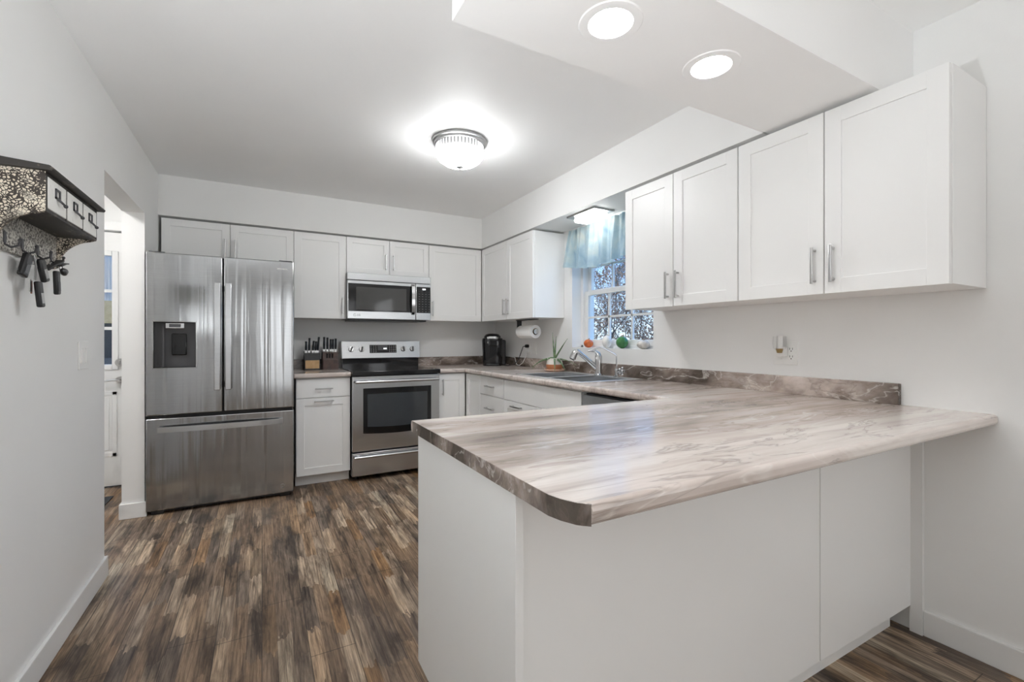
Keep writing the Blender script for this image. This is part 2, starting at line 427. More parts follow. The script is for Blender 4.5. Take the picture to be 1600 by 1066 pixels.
# --- window over the sink
wx = XR + .115
wf = MB()
for (y0, y1, z0, z1) in ((WY0, WY0 + .03, WZ0, WZ1), (WY1 - .03, WY1, WZ0, WZ1), (WY0, WY1, WZ0, WZ0 + .022), (WY0, WY1, WZ1 - .03, WZ1)):
    wf.box(wx - .02, wx + .10, y0, y1, z0, z1, .002)
win = struct('window_1', wf, M['trim'])
def sash(x, y0, y1, z0, z1, st, bot, top, name):
    s = MB()
    s.box(x, x + .03, y0, y0 + st, z0, z1, .003); s.box(x, x + .03, y1 - st, y1, z0, z1, .003)
    s.box(x, x + .03, y0 + st, y1 - st, z0, z0 + bot, .003); s.box(x, x + .03, y0 + st, y1 - st, z1 - top, z1, .003)
    o = obj(name, s, M['trim'], win)
    g = MB(); g.box(x + .013, x + .017, y0 + st, y1 - st, z0 + bot, z1 - top); obj('glass_pane', g, M['pane'], o)
    m_ = MB()
    for k in (1, 2):
        yy = y0 + st + (y1 - y0 - 2 * st) * k / 3; m_.box(x + .006, x + .024, yy - .008, yy + .008, z0 + bot, z1 - top)
    zz = (z0 + bot + z1 - top) / 2; m_.box(x + .006, x + .024, y0 + st, y1 - st, zz - .008, zz + .008)
    obj('muntin_grid', m_, M['trim'], o)
sash(wx, WY0 + .03, WY1 - .03, WZ0 + .022, 1.60, .042, .045, .040, 'lower_sash')
sash(wx + .035, WY0 + .03, WY1 - .03, 1.565, WZ1 - .03, .042, .045, .045, 'upper_sash')

# --- hall door with glass
DY = 4.735
dm = MB(); dm.box(-1.795, -.972, DY, DY + .045, .012, 2.045, .003)
door = struct('door_1', dm, M['trim'])
cut(door, -1.70, -1.052, DY - .01, DY + .06, .985, 1.855)
mo = MB()
for (x0, x1, z0, z1) in ((-1.74, -1.70, .945, 1.895), (-1.052, -1.012, .945, 1.895), (-1.70, -1.052, .945, .985), (-1.70, -1.052, 1.855, 1.895)):
    mo.box(x0, x1, DY - .012, DY + .002, z0, z1, .004)
obj('glass_molding', mo, M['trim'], door)
g = MB(); g.box(-1.70, -1.052, DY + .02, DY + .024, .985, 1.855); obj('glass_pane', g, M['pane'], door)
mu = MB()
for z in (1.275, 1.575): mu.box(-1.70, -1.052, DY + .008, DY + .036, z - .012, z + .012)
mu.box(-1.50, -1.482, DY + .008, DY + .036, .985, 1.855); mu.box(-1.27, -1.252, DY + .008, DY + .036, .985, 1.855)
obj('muntin_grid', mu, M['trim'], door)
pn = MB()
for x0, x1 in ((-1.72, -1.41), (-1.35, -1.02)):
    for a, b_, c, d in ((x0, x1, .25, .28), (x0, x1, .74, .77), (x0, x0 + .03, .25, .77), (x1 - .03, x1, .25, .77)):
        pn.box(a, b_, DY - .008, DY + .002, c, d, .003)
    pn.box(x0 + .05, x1 - .05, DY - .006, DY + .002, .30, .72, .004)
obj('raised_panel', pn, M['trim'], door)
h = MB(); h.cyl((-1.0, DY, .86), (-1.0, DY - .018, .86), .028); h.cyl((-1.0, DY, .86), (-1.0, DY - .05, .86), .010)
h.tube([(-1.0, DY - .05, .86), (-1.04, DY - .055, .862), (-1.09, DY - .055, .855), (-1.115, DY - .05, .845)], .007)
obj('door_handle', h, M['nickel'], door)
h = MB(); h.cyl((-1.0, DY, 1.0), (-1.0, DY - .02, 1.0), .032); h.box(-1.004, -.996, DY - .04, DY - .02, .985, 1.015, .002); obj('deadbolt', h, M['nickel'], door)
cs = MB(); cs.box(-1.87, -1.80, 4.70, 4.722, 0, 2.12, .003); cs.box(-.967, -.90, 4.70, 4.722, 0, 2.12, .003); cs.box(-1.87, -.90, 4.70, 4.722, 2.055, 2.125, .003)
cs.box(-1.83, -1.80, 4.722, 4.80, 0, 2.09); cs.box(-.967, -.94, 4.722, 4.80, 0, 2.09); cs.box(-1.83, -.94, 4.722, 4.80, 2.052, 2.09); cs.box(-1.83, -.94, 4.785, 4.80, 2.03, 2.09)
struct('trim_2', cs, M['trim'])
sh = MB(); sh.grid(60, 1, lambda u, v: (-1.69 + .63 * u, 4.80 + (.006 if int(u * 60) % 2 else -.004), 1.50 + .36 * v), thick=.001)
tag(obj('pleated_shade', sh, plain('shade_fabric', (.72, .72, .72), .9, var=.02)), 'pale pleated shade across the top of the hall door glass', 'window shade')
bpy.data.objects['pleated_shade'].location = (0, .0, 0)

# --- patio door opening behind the photographer
pd = MB(); pd.box(.1, .16, -3.47, -3.40, 0, 2.15); pd.box(2.04, 2.1, -3.47, -3.40, 0, 2.15); pd.box(1.07, 1.13, -3.47, -3.40, 0, 2.15); pd.box(.1, 2.1, -3.47, -3.40, 2.09, 2.15); pd.box(.1, 2.1, -3.47, -3.40, 0, .05)
struct('window_2', pd, M['trim'])
pd = MB(); pd.box(XR + .02, XR + .08, -2.6, -2.54, .6, 2.1); pd.box(XR + .02, XR + .08, -.86, -.8, .6, 2.1); pd.box(XR + .02, XR + .08, -2.6, -.8, .6, .66); pd.box(XR + .02, XR + .08, -2.6, -.8, 2.04, 2.1); pd.box(XR + .02, XR + .08, -1.73, -1.67, .6, 2.1)
struct('added_side_window', pd, M['trim'])  # side window frame made up to carry the added side light
for n_, bx_ in (('sky_blocker_rear', (.1, 2.1, -3.498, -3.475, 0, 2.15)), ('sky_blocker_side', (XR + .10, XR + .12, -2.6, -.8, .6, 2.1))):
    struct(n_, MB().box(*bx_), M['trim'])  # unseen boards added in both openings to keep sky light out

# ------------------------------------------------------------ lights
def flush_light(x, y, z, lab, power, mats):
    t = thing('ceiling_light', lab, 'ceiling light', (x, y, z))
    r = MB(); r.lathe([(0, 0), (.168, 0), (.172, -.006), (.170, -.016), (.160, -.020), (.158, -.032), (.150, -.036), (.146, -.030), (0, -.030)], n=64)
    obj('trim_ring', r, mats[0], t)
    b = MB(); b.lathe([(.148, -.030), (.150, -.045), (.148, -.072), (.138, -.074)], n=192, rfun=lambda a, z: 1 + .012 * math.cos(48 * a)); obj('ribbed_glass_band', b, mats[1], t)
    d = MB(); d.lathe([(.150, -.074), (.153, -.080), (.148, -.098), (.130, -.122), (.100, -.143), (.060, -.157), (.02, -.163), (0, -.164)], n=64); obj('glass_dome', d, mats[2], t)
    k = MB(); k.lathe([(.150, -.071), (.1545, -.0735), (.1545, -.077), (.150, -.079)], n=64); obj('rim_band', k, mats[0], t)
    f = MB(); f.lathe([(0, -.158), (.022, -.162), (.020, -.168), (.009, -.172), (.006, -.178), (0, -.180)], n=24); obj('finial', f, mats[0], t)
    return t
M['fixture'] = plain('satin_nickel_fixture', (.36, .36, .36), .35, .8)
M['dome'] = emit('lit_dome_glass', (.97, .985, 1), L_DOME)
def ribs():
    t = NT('lit_ribbed_glass'); tc = t.N('TexCoord'); sp = t.N('SeparateXYZ'); t.L(tc.outputs['Object'], sp.inputs[0])
    a = t.math('FRACT', t.math('MULTIPLY', t.math('ARCTAN2', sp.outputs[1], sp.outputs[0]), 44 / (2 * math.pi)))
    k = t.math('LESS_THAN', a, .62)
    t.set(Base_Color=t.mix(k, (.22, .22, .22), (.85, .85, .85)), Emission_Color=(.98, .99, 1), Emission_Strength=t.math('MULTIPLY', k, .30), Roughness=.3); return t.m
M['ribband'] = ribs()
flush_light(1.095, 2.675, ZC, 'round flush ceiling light with ribbed glass band and lit white dome', 0, (M['fixture'], M['ribband'], M['dome']))
M['can'] = emit('lit_can_lens', (.98, .985, 1), L_CAN)
for x, lab in ((.911, 'recessed round downlight in the dropped beam, farther from the wall cabinets'), (1.362, 'recessed round downlight in the dropped beam, nearer the wall cabinets')):
    t = thing('recessed_light', lab, 'downlight', (x, 1.046, ZS), group='recessed lights in the dropped beam')
    r = MB(); r.lathe([(.064, .001), (.066, -.003), (.074, -.004), (.092, -.003), (.095, 0), (.095, .001)], n=48); obj('trim_ring', r, M['ceil'], t)
    r = MB(); r.lathe([(.052, .034), (.052, .030), (.0655, 0), (.0655, -.002), (.067, -.002), (.067, 0), (.054, .034)], n=48); obj('baffle', r, M['white'], t)
    l = MB(); l.lathe([(.0525, .030), (.040, .025), (0, .023)], n=40); obj('lens', l, M['can'], t)
t = thing('ceiling_light', 'square lit ceiling light under the soffit above the window valance', 'ceiling light', (2.165, 2.705, ZS))
p = MB(); p.box(-.105, .085, -.165, .165, -.012, 0, .003); obj('base_plate', p, M['nickel'], t)
p = MB(); p.box(-.070, .065, -.125, .125, -.050, -.012, .018, seg=4); obj('diffuser', p, emit('lit_square_diffuser', (1, .985, .96), L_WINLIGHT), t)
M['hall_fill'] = emit('hall_fill_glow', (1, .99, .98), L_HALL)  # glow of an unseen light added to brighten the hall
t = thing('ceiling_light', 'added unseen ceiling light brightening the hall beyond the doorway', 'ceiling light', (-1.45, 3.3, ZC))
p = MB(); p.lathe([(.15, 0), (.15, -.02), (.13, -.05), (.07, -.07), (0, -.075)]); obj('glass_dome', p, M['hall_fill'], t)
t = thing('fill_uplighter', 'added black uplighter out of view by the left wall, brightening the ceiling', 'added fill light', (-0.45, 0.45, 0))  # uplighter added out of view to brighten ceiling and left wall
p = MB(); p.lathe([(0, 0), (.13, 0), (.13, .02), (.03, .035), (0, .035)]); p.cyl((0, 0, .03), (0, 0, 1.13), .012); obj('stand', p, M['black'], t)
p = MB(); p.lathe([(.012, 1.115), (.06, 1.125), (.13, 1.165), (.17, 1.247), (.168, 1.250), (.125, 1.173), (.055, 1.135), (.0, 1.13)], n=40); obj('bowl', p, M['black'], t)
_d = bpy.data.lights.new('fill_uplighter_light', 'POINT'); _d.energy = L_UPFILL; _d.color = (.94, .975, 1); _d.shadow_soft_size = .03; _o = bpy.data.objects.new('fill_uplighter_light', _d); C.objects.link(_o); _o.parent = t; _o.location = (0, 0, 1.20)

# ------------------------------------------------------------ cabinets
def pull(parent, p, axis, length=.150, d=.030, w=.010, out=None, mat=None):
    """square bar pull standing off the front (front faces local -Y)"""
    x, y, z = p; m_ = MB(); L2 = length / 2
    if axis == 'z':
        m_.box(x - w / 2, x + w / 2, y - d, y - d + .009, z - L2, z + L2, .002)
        for s in (-1, 1): m_.cyl((x, y, z + s * (L2 - .012)), (x, y - d + .004, z + s * (L2 - .012)), .005, n=12)
    else:
        m_.box(x - L2, x + L2, y - d, y - d + .009, z - w / 2, z + w / 2, .002)
        for s in (-1, 1): m_.cyl((x + s * (L2 - .012), y, z), (x + s * (L2 - .012), y - d + .004, z), .005, n=12)
    return obj('handle', m_, M['nickel'], parent)
def shaker(parent, x0, x1, z0, z1, y=0, rail=.060, t=.020, name='door'):
    m_ = MB(); b_ = .0018; i = .007
    m_.box(x0, x0 + rail, y, y + t, z0, z1, b_); m_.box(x1 - rail, x1, y, y + t, z0, z1, b_)
    m_.box(x0 + rail - .001, x1 - rail + .001, y, y + t, z0, z0 + rail, b_); m_.box(x0 + rail - .001, x1 - rail + .001, y, y + t, z1 - rail, z1, b_)
    m_.box(x0 + rail - .004, x1 - rail + .004, y + i, y + t - .002, z0 + rail - .004, z1 - rail + .004)
    return obj(name, m_, M['cab'], parent)
def slab(parent, x0, x1, z0, z1, y=0, t=.020, name='drawer'):
    return obj(name, MB().box(x0, x1, y, y + t, z0, z1, .0018), M['cab'], parent)
G = .0024
def upper(lab, loc, rz, w, z0, z1, depth, doors, group='white shaker wall cabinets', rail=.060):
    """doors: list of (x0,x1,handle_x or None); local front at y=0 facing -Y"""
    t = thing('wall_cabinet', lab, 'cabinet', (loc[0], loc[1], z0), rz, group)
    h = z1 - z0
    obj('cabinet_body', MB().box(0, w, .021, depth, .002, h, .001), M['cabin'] if False else M['cab'], t)
    for (a, b_, hx) in doors:
        d = shaker(t, a + G, b_ - G, 0, h - .001, rail=rail)
        if hx is not None:
            L_ = min(.150, h * .5); pull(d, (hx, 0, .043 + L_ / 2), 'z', L_)
    return t
ZU0, ZU1 = 1.372, 2.113
# along the back wall
upper('short double-door wall cabinet above the refrigerator', (-.672, YF), 0, .910, 1.795, ZU1, .315, [(0, .448, .413), (.448, .910, .483)], rail=.055)
upper('tall single-door wall cabinet between refrigerator and microwave, above the knife blocks', (.238, YF), 0, .427, ZU0, ZU1, .315, [(0, .427, .395)])
upper('short double-door wall cabinet directly above the microwave', (.665, YF), 0, .770, 1.790, ZU1, .315, [(0, .387, .352), (.387, .770, .422)], rail=.050)
upper('tall single-door wall cabinet right of the microwave in the corner', (1.435, YF), 0, .568, ZU0, ZU1, .315, [(0, .568, .035)])
# along the window wall (front faces -X): local x runs toward the camera
def upper_r(lab, ya, yb, mid):
    w = ya - yb
    return upper(lab, (XF, ya), R(-90), w, ZU0, ZU1, .323, [(0, ya - mid, ya - mid - .035), (ya - mid, w, ya - mid + .035)])
upper_r('double-door wall cabinet left of the window, above the paper towel', YF - .003, 3.279, 3.750)
upper_r('double-door wall cabinet right of the window, with narrower doors and paired handles', 2.166, 1.392, 1.784)
upper_r('largest double-door wall cabinet nearest the camera, over the peninsula', 1.390, .621, 1.009)

def base_cab(lab, loc, rz, w, depth, group='white base cabinets', h=.872, toe=.105, name='base_cabinet'):
    t = thing(name, lab, 'cabinet', (loc[0], loc[1], 0), rz, group)
    obj('cabinet_body', MB().box(0, w, .021, depth, toe, h, .001), M['cab'], t)
    obj('toe_kick', MB().box(0, w, .078, .095, 0, toe, 0), M['cab'], t)
    return t
YD = 3.985
t = base_cab('white base cabinet with one drawer and door under the knife blocks', (.235, YD), 0, .414, .63)
d = slab(t, G, .414 - G, .716, .866); pull(d, (.207, 0, .787), 'x', .135)
d = shaker(t, G, .414 - G, .092, .711); pull(d, (.207, 0, .686), 'x', .150)
t = base_cab('narrow white base cabinet right of the range', (1.425, YD), 0, .262, .63)
d = shaker(t, G, .262 - G, .092, .866); pull(d, (.034, 0, .745), 'z', .15)
XD = 1.690
t = base_cab('white corner base cabinet with narrow door beside the drawers', (XD, 3.983), R(-90), .323, .62)
d = shaker(t, .012, .323 - G, .092, .866, rail=.055)
t = base_cab('white base cabinet with stacked flat drawers below the coffee maker', (XD, 3.658), R(-90), .450, .62)
for z0, z1 in ((.712, .866), (.405, .707), (.092, .400)):
    d = slab(t, G, .450 - G, z0, z1); pull(d, (.212, 0, (z0 + z1) / 2 if z1 > .8 else z1 - .105), 'x', .150)
t = base_cab('white sink base cabinet with plain front panel and two doors', (XD, 3.206), R(-90), 1.004, .62)
bd = bpy.data.objects[[c.name for c in t.children if c.name.startswith('cabinet_body')][0]]
cut(bd, .05, .96, .03, .60, .65, 1.0)
slab(t, G, 1.004 - G, .712, .866, name='front_panel')
for a, b_ in ((0, .502), (.502, 1.004)):
    d = shaker(t, a + G, b_ - G, .092, .707); pull(d, ((a + b_) / 2 - .03, 0, .675), 'x', .150)
# dishwasher
t = thing('dishwasher', 'stainless dishwasher front under the counter beside the sink cabinet', 'dishwasher', (XD, 2.198, 0), R(-90))
obj('tub', MB().box(.004, .594, .03, .60, .105, .862, .002), M['darkgrey'], t)
obj('door', MB().box(.006, .592, -.004, .03, .11, .856, .004), M['steel'], t)
h = MB(); h.tube([(.05, -.004, .79), (.05, -.045, .79), (.55, -.045, .79), (.55, -.004, .79)], .009); obj('handle', h, M['nickel'], t)
obj('toe_kick', MB().box(.004, .594, .08, .10, 0, .105), M['black'], t)
# peninsula
t = thing('peninsula_cabinet', 'white peninsula base with plain end and back panels under the marble counter', 'cabinet', (.455, .835, 0))
def W_(n, mb, m, p=t): return obj(n, mb, m, p, world=True)
W_('cabinet_body', MB().box(.476, 2.30, .858, 1.455, .105, .874), M['cab'])
W_('end_panel', MB().box(.455, .474, .812, 1.474, .118, .875, .001), M['cab'])
W_('back_panel', MB().box(.475, 1.640, .838, .858, .104, .875, .0012), M['cab'])
W_('back_panel', MB().box(1.644, 2.312, .838, .858, .104, .875, .0012), M['cab'])
W_('corner_strip', MB().box(.474, .4765, .8375, .842, .104, .875), M['trim'])
W_('toe_kick', MB().box(.510, 2.275, .893, 1.40, 0, .106), M['cab'])

# ------------------------------------------------------------ worktops
ZT, ZTB = .914, .876
def worktop(name, pts, hard, mats):
    """outline pts CCW; hard = indices of edges i->i+1 left square (against walls or cut ends)"""
    b = bmesh.new(); n = len(pts)
    lo = [b.verts.new((x, y, ZTB)) for x, y in pts]; hi = [b.verts.new((x, y, ZT)) for x, y in pts]
    b.faces.new(lo[::-1]); b.faces.new(hi)
    for i in range(n): b.faces.new((lo[i], lo[(i + 1) % n], hi[(i + 1) % n], hi[i]))
    b.verts.ensure_lookup_table(); b.edges.ensure_lookup_table()
    sel = []
    for i in range(n):
        if i in hard: continue
        for a in (hi, lo):
            e = b.edges.get((a[i], a[(i + 1) % n]))
            if e: sel.append(e)
    bmesh.ops.recalc_face_normals(b, faces=b.faces[:])
    bmesh.ops.bevel(b, geom=sel, offset=.0125, segments=4, profile=.5, affect='EDGES')
    mb = MB(); mb._add(b, 0, 'auto'); return obj(name, mb, mats)
P = [(1.416, 4.619), (1.416, 3.955), (1.665, 3.955), (1.665, 1.508), (.441, 1.508), (.441, .668), (.4475, .640), (.460, .612), (.478, .592), (2.329, .592), (2.329, 4.619)]
P = P  # clockwise order is fixed by recalc
ct = worktop('countertop', P, {0, 4, 5, 6, 7, 9, 10}, M['marble'])
SX0, SX1, SY0, SY1 = 1.745, 2.275, 2.29, 3.11
cut(ct, SX0 + .012, SX1 - .012, SY0 + .012, SY1 - .012, .8, 1.0)
tag(ct, 'long L-shaped marble-look countertop with wide peninsula end near the camera', 'countertop')
s = MB()
s.box(2.308, 2.329, .877, 4.60, ZT - .0005, 1.003, .003); s.box(1.416, 2.312, 4.598, 4.619, ZT - .0005, 1.003, .003)
obj('backsplash', s, M['marble_splash'], ct)
e = MB()
band = [(.441, 1.494), (.441, .668), (.4475, .640), (.460, .612), (.477, .5945)]
nrm = [(-1, 0), (-1, -.11), (-.95, -.33), (-.85, -.53), (-.76, -.65)]
e.prism([(x + a * .0012, y + b_ * .0012) for (x, y), (a, b_) in zip(band, nrm)] + [(x + .002, y + .002) for x, y in band[::-1]], 'z', ZTB + .0008, ZT - .0008)
obj('edge_band', e, M['marble_band'], ct)
e = MB(); e.box(2.3085, 2.3285, .8755, .8775, ZT, 1.002); obj('splash_end_cap', e, M['marble_band'], ct)
ct2 = worktop('countertop', [(.222, 4.619), (.222, 3.955), (.648, 3.955), (.648, 4.619)], {0, 2, 3}, M['marble'])
tag(ct2, 'short marble-look countertop between refrigerator and range holding the knife blocks', 'countertop')
s = MB(); s.box(.222, .648, 4.598, 4.619, ZT - .0005, 1.003, .003); obj('backsplash', s, M['marble_splash'], ct2)

# ------------------------------------------------------------ sink and faucets
t = thing('sink', 'double bowl stainless steel sink set into the counter below the window', 'sink', (SX0, SY0, ZT))
s = MB(); zt = .9165; md = 2.70
bx0, bx1 = SX0 + .035, SX1 - .095
s.box(SX0, SX1, SY0, SY0 + .035, ZT, zt, .001); s.box(SX0, SX1, SY1 - .035, SY1, ZT, zt, .001)
s.box(SX0, bx0, SY0 + .034, SY1 - .034, ZT, zt, .001); s.box(bx1, SX1, SY0 + .034, SY1 - .034, ZT, zt, .001)
s.box(bx0 - .001, bx1 + .001, md - .018, md + .018, ZT - .005, zt, .001)
obj('rim', s, M['sinksteel'], t, world=True)
for (y0, y1) in ((SY0 + .033, md - .016), (md + .016, SY1 - .033)):
    s = MB()
    s.box(bx0 - .002, bx1 + .002, y0, y1, .735, .738); s.box(bx0 - .003, bx0, y0, y1, .735, .915); s.box(bx1, bx1 + .003, y0, y1, .735, .915)
    s.box(bx0, bx1, y0 - .001, y0 + .002, .735, .915); s.box(bx0, bx1, y1 - .002, y1 + .001, .735, .915)
    b_ = obj('bowl', s, M['bowlsteel'], t, world=True)
    s = MB(); s.cyl(((bx0 + bx1) / 2, (y0 + y1) / 2, .738), ((bx0 + bx1) / 2, (y0 + y1) / 2, .742), .045); obj('drain', s, M['chrome'], b_, world=True)
# pull-out faucet
fx, fy = 2.225, 2.69
t = thing('faucet', 'chrome pull-out kitchen faucet with angled spray head at the sink', 'faucet', (fx, fy, zt))
s = MB(); s.lathe([(0, 0), (.034, 0), (.034, .006), (.027, .012), (.026, .06), (.027, .10), (.026, .145), (.018, .160), (0, .165)], n=28); obj('body', s, M['chrome'], t)
s = MB(); s.tube([(0, 0, .045), (-.035, .024, .082), (-.098, .060, .145), (-.128, .078, .172)], [.020, .019, .017, .017], 16); obj('spout', s, M['chrome'], t)
s = MB(); s.tube([(-.120, .073, .165), (-.134, .082, .178), (-.148, .090, .172), (-.160, .097, .147), (-.168, .102, .124)], [.017, .020, .023, .024, .025], 16); s.cyl((-.168, .102, .124), (-.171, .104, .117), .020, m=1); obj('spray_head', s, [M['chrome'], M['black']], t)
s = MB(); s.tube([(0, 0, .140), (-.002, .001, .162), (-.022, .012, .180), (-.050, .028, .184), (-.072, .040, .180)], [.022, .018, .010, .006, .005], 12); obj('lever', s, M['chrome'], t)
t = thing('filter_faucet', 'slim chrome filtered water tap with gooseneck right of the main faucet', 'faucet', (2.225, 2.49, zt))
s = MB(); s.lathe([(0, 0), (.022, 0), (.022, .006), (.013, .012), (.013, .045), (.017, .05), (.013, .06), (0, .062)], n=20); obj('body', s, M['chrome'], t)
path = [(0, 0, .05), (0, 0, .150)]
path += [(-.012, .007, .165), (-.085, .046, .208), (-.110, .060, .213), (-.130, .071, .208), (-.140, .077, .192), (-.141, .078, .178)]
s = MB(); s.tube(path, .0048, 10); obj('spout', s, M['chrome'], t)
s = MB()
for a in range(5):
    an = a * 2 * math.pi / 5; s.sphere((.012 + .022 * math.cos(an), -.04, .045 + .022 * math.sin(an)), .010, n=8)
s.sphere((.012, -.042, .045), .016, n=8); s.cyl((0, 0, .035), (.012, -.04, .045), .008); obj('knob', s, M['chrome'], t)

# ------------------------------------------------------------ refrigerator
fx0, fx1, fyf = -.681, .213, 3.835
t = thing('refrigerator', 'stainless french-door refrigerator with water dispenser and bottom freezer', 'refrigerator', ((fx0 + fx1) / 2, 4.2, 0))
obj('cabinet_body', MB().box(fx0 + .005, fx1 - .005, 3.90, 4.60, .04, 1.765, .003), M['darkgrey'], t, world=True)
obj('base_grille', MB().box(fx0 + .03, fx1 - .03, 3.865, 3.95, .012, .05), M['black'], t, world=True)
for x in (fx0 + .06, fx1 - .06):
    obj('foot', MB().box(x - .035, x + .035, 3.85, 3.93, 0, .032, .004), M['black'], t, world=True)
obj('hinge_cover', MB().box(fx0 + .01, fx0 + .10, 3.86, 3.96, 1.765, 1.785, .004), M['darkgrey'], t, world=True)
obj('hinge_cover', MB().box(fx1 - .10, fx1 - .01, 3.86, 3.96, 1.765, 1.785, .004), M['darkgrey'], t, world=True)
def fdoor(x0, x1, z0, z1, mat, name='door'):
    return obj(name, MB().box(x0, x1, fyf, 3.897, z0, z1, .007, seg=3), mat, t, world=True)
dl = fdoor(fx0, -.247, .672, 1.776, M['fridge'])
cx, cy, cz = t.location
DX0, DX1, DZ0, DZ1 = -.640, -.404, .992, 1.306
cut(dl, DX0 - cx, DX1 - cx, 3.80 - cy, 3.888 - cy, DZ0 - cz, DZ1 - cz)
dr = fdoor(-.239, fx1, .672, 1.776, M['fridge_r'])
fz = fdoor(fx0, fx1, .030, .650, M['fridge_d'], 'freezer_drawer')
obj('door_gasket', MB().box(fx0 + .012, fx1 - .012, 3.86, 3.90, .645, .680), M['rubber'], t, world=True)
obj('center_mullion', MB().box(-.252, -.234, 3.87, 3.90, .68, 1.77), M['rubber'], t, world=True)
def fw(n, mb, m, p): return obj(n, mb, m, p, world=True)
for p, x in ((dl, -.275), (dr, -.209)):
    s = MB(); s.box(x - .019, x + .019, fyf - .052, fyf - .038, .83, 1.586, .004)
    for z in (.86, 1.556): s.box(x - .012, x + .012, fyf - .04, fyf + .002, z - .02, z + .02, .003)
    fw('door_handle', s, M['steel'], p)
s = MB(); N_ = 24
s.tube([(-.611 + .746 * k / N_, fyf - .030 - .030 * math.sin(math.pi * k / N_), .578) for k in range(N_ + 1)], 0, flat=(.016, .036))
for x in (-.600, .124): s.box(x - .012, x + .012, fyf - .034, fyf + .002, .562, .594, .003)
fw('drawer_handle', s, M['steel'], fz)
s = MB(); s.box(DX0 - .004, DX1 + .004, fyf - .003, fyf + .004, DZ0 - .006, DZ0, .001); s.box(DX0 - .004, DX1 + .004, fyf - .003, fyf + .004, DZ1, DZ1 + .006, .001)
s.box(DX0 - .006, DX0, fyf - .003, fyf + .004, DZ0 - .006, DZ1 + .006, .001); s.box(DX1, DX1 + .006, fyf - .003, fyf + .004, DZ0 - .006, DZ1 + .006, .001)
fw('dispenser_frame', s, M['chrome'], dl)
s = MB(); s.box(DX0, DX1, 3.884, 3.8875, DZ0, DZ1, m=1); s.box(DX0, DX0 + .003, fyf + .002, 3.885, DZ0, DZ1); s.box(DX1 - .003, DX1, fyf + .002, 3.885, DZ0, DZ1); s.box(DX0, DX1, fyf + .002, 3.885, DZ0, DZ0 + .006); s.box(DX0, DX1, fyf + .002, 3.885, DZ1 - .004, DZ1)
s.box(DX0 + .045, DX0 + .056, fyf + .02, fyf + .03, DZ0 + .006, DZ1 - .01, m=1)
fw('dispenser_recess', s, [M['blackgloss'], M['greyplastic']], dl)
s = MB(); s.box(-.575, -.470, fyf + .008, fyf + .046, DZ1 - .045, DZ1 - .006, .004); s.box(-.555, -.49, fyf + .006, fyf + .010, DZ1 - .036, DZ1 - .014, m=1); fw('dispenser_control', s, [M['steel'], M['greyplastic']], dl)
s = MB(); s.box(-.545, -.460, fyf + .034, fyf + .044, DZ0 + .085, DZ0 + .235, .006); fw('dispenser_paddle', s, M['blackgloss'], dl)
# round emblem on the drawer
s = MB(); px_, pz_ = .135, .082
s.tube([(px_ + .014 * math.cos(a * math.pi / 12), fyf - .0008, pz_ + .014 * math.sin(a * math.pi / 12)) for a in range(25)], .0012, 6)
s.tube([(px_ - .004, fyf - .0008, pz_ + .007), (px_ - .004, fyf - .0008, pz_ - .004), (px_ + .004, fyf - .0008, pz_ - .004)], .001, 6)
fw('emblem', s, M['chrome'], fz)
s = MB()
for k in range(7): s.box(.098 + k * .0105, .1055 + k * .0105, fyf - .0012, fyf + .0003, 1.712, 1.722)
fw('name_plate', s, M['white'], dr)

# ------------------------------------------------------------ range
rx0, rx1 = .653, 1.412; ryf = 3.93
t = thing('range', 'stainless electric range with black glass cooktop and oven window', 'oven', ((rx0 + rx1) / 2, 4.25, 0))
def rw(n, mb, m, p=None): return obj(n, mb, m, p or t, world=True)
rw('body', MB().box(rx0 + .004, rx1 - .004, 3.972, 4.60, .035, .88, .002), M['black'])
for x in (rx0 + .05, rx1 - .05):
    rw('leg', MB().cyl((x, 4.03, 0), (x, 4.03, .04), .016), M['black'])
s = MB(); s.box(rx0 - .002, rx1 + .002, 3.908, 4.585, .882, .920, .006, seg=3); ck = rw('cooktop', s, M['blackgloss'])
for (x, y, r) in ((.83, 4.08, .10), (1.23, 4.08, .085), (.83, 4.36, .075), (1.23, 4.36, .10)):
    s = MB(); s.lathe([(r, .9202), (r, .9206), (r - .003, .9206), (r - .003, .9202)], (x, y, 0), n=48); rw('burner_ring', s, M['greyplastic'], ck)
s = MB(); s.box(rx0 + .002, rx1 - .002, ryf, 3.970, .250, .876, .005, seg=3); od = rw('oven_door', s, M['steel'])
wx0, wx1 = .742, 1.332
ol = [(wx0, .775), (wx0, .398)] + [(wx0 + (wx1 - wx0) * k / 12, .398 - .016 * math.sin(math.pi * k / 12)) for k in range(1, 12)] + [(wx1, .398), (wx1, .775)]
s = MB(); s.prism(ol, 'y', ryf - .0025, ryf + .004); wn = rw('window_surround', s, M['blackgloss'], od)
il = [(wx0 + .035, .725), (wx0 + .035, .452)] + [(wx0 + .035 + (wx1 - wx0 - .07) * k / 12, .452 - .012 * math.sin(math.pi * k / 12)) for k in range(1, 12)] + [(wx1 - .035, .452), (wx1 - .035, .725)]
s = MB(); s.prism(il, 'y', ryf - .0032, ryf - .0020); rw('window_glass', s, plain('oven_glass', (.045, .05, .055), .05, var=.05), od)
s = MB(); s.tube([(rx0 + .02, ryf - .045, .832), (rx1 - .02, ryf - .045, .832)], .0125, 16)
for x in (rx0 + .05, rx1 - .05): s.box(x - .012, x + .012, ryf - .045, ryf + .002, .822, .842, .003)
rw('handle', s, M['steel'], od)
s = MB(); s.box(rx0 + .002, rx1 - .002, ryf, 3.970, .045, .236, .005, seg=3); dw = rw('storage_drawer', s, M['steel'])
s = MB(); s.tube([(rx0 + .015, ryf - .03, .205), (rx1 - .015, ryf - .03, .205)], .011, 16)
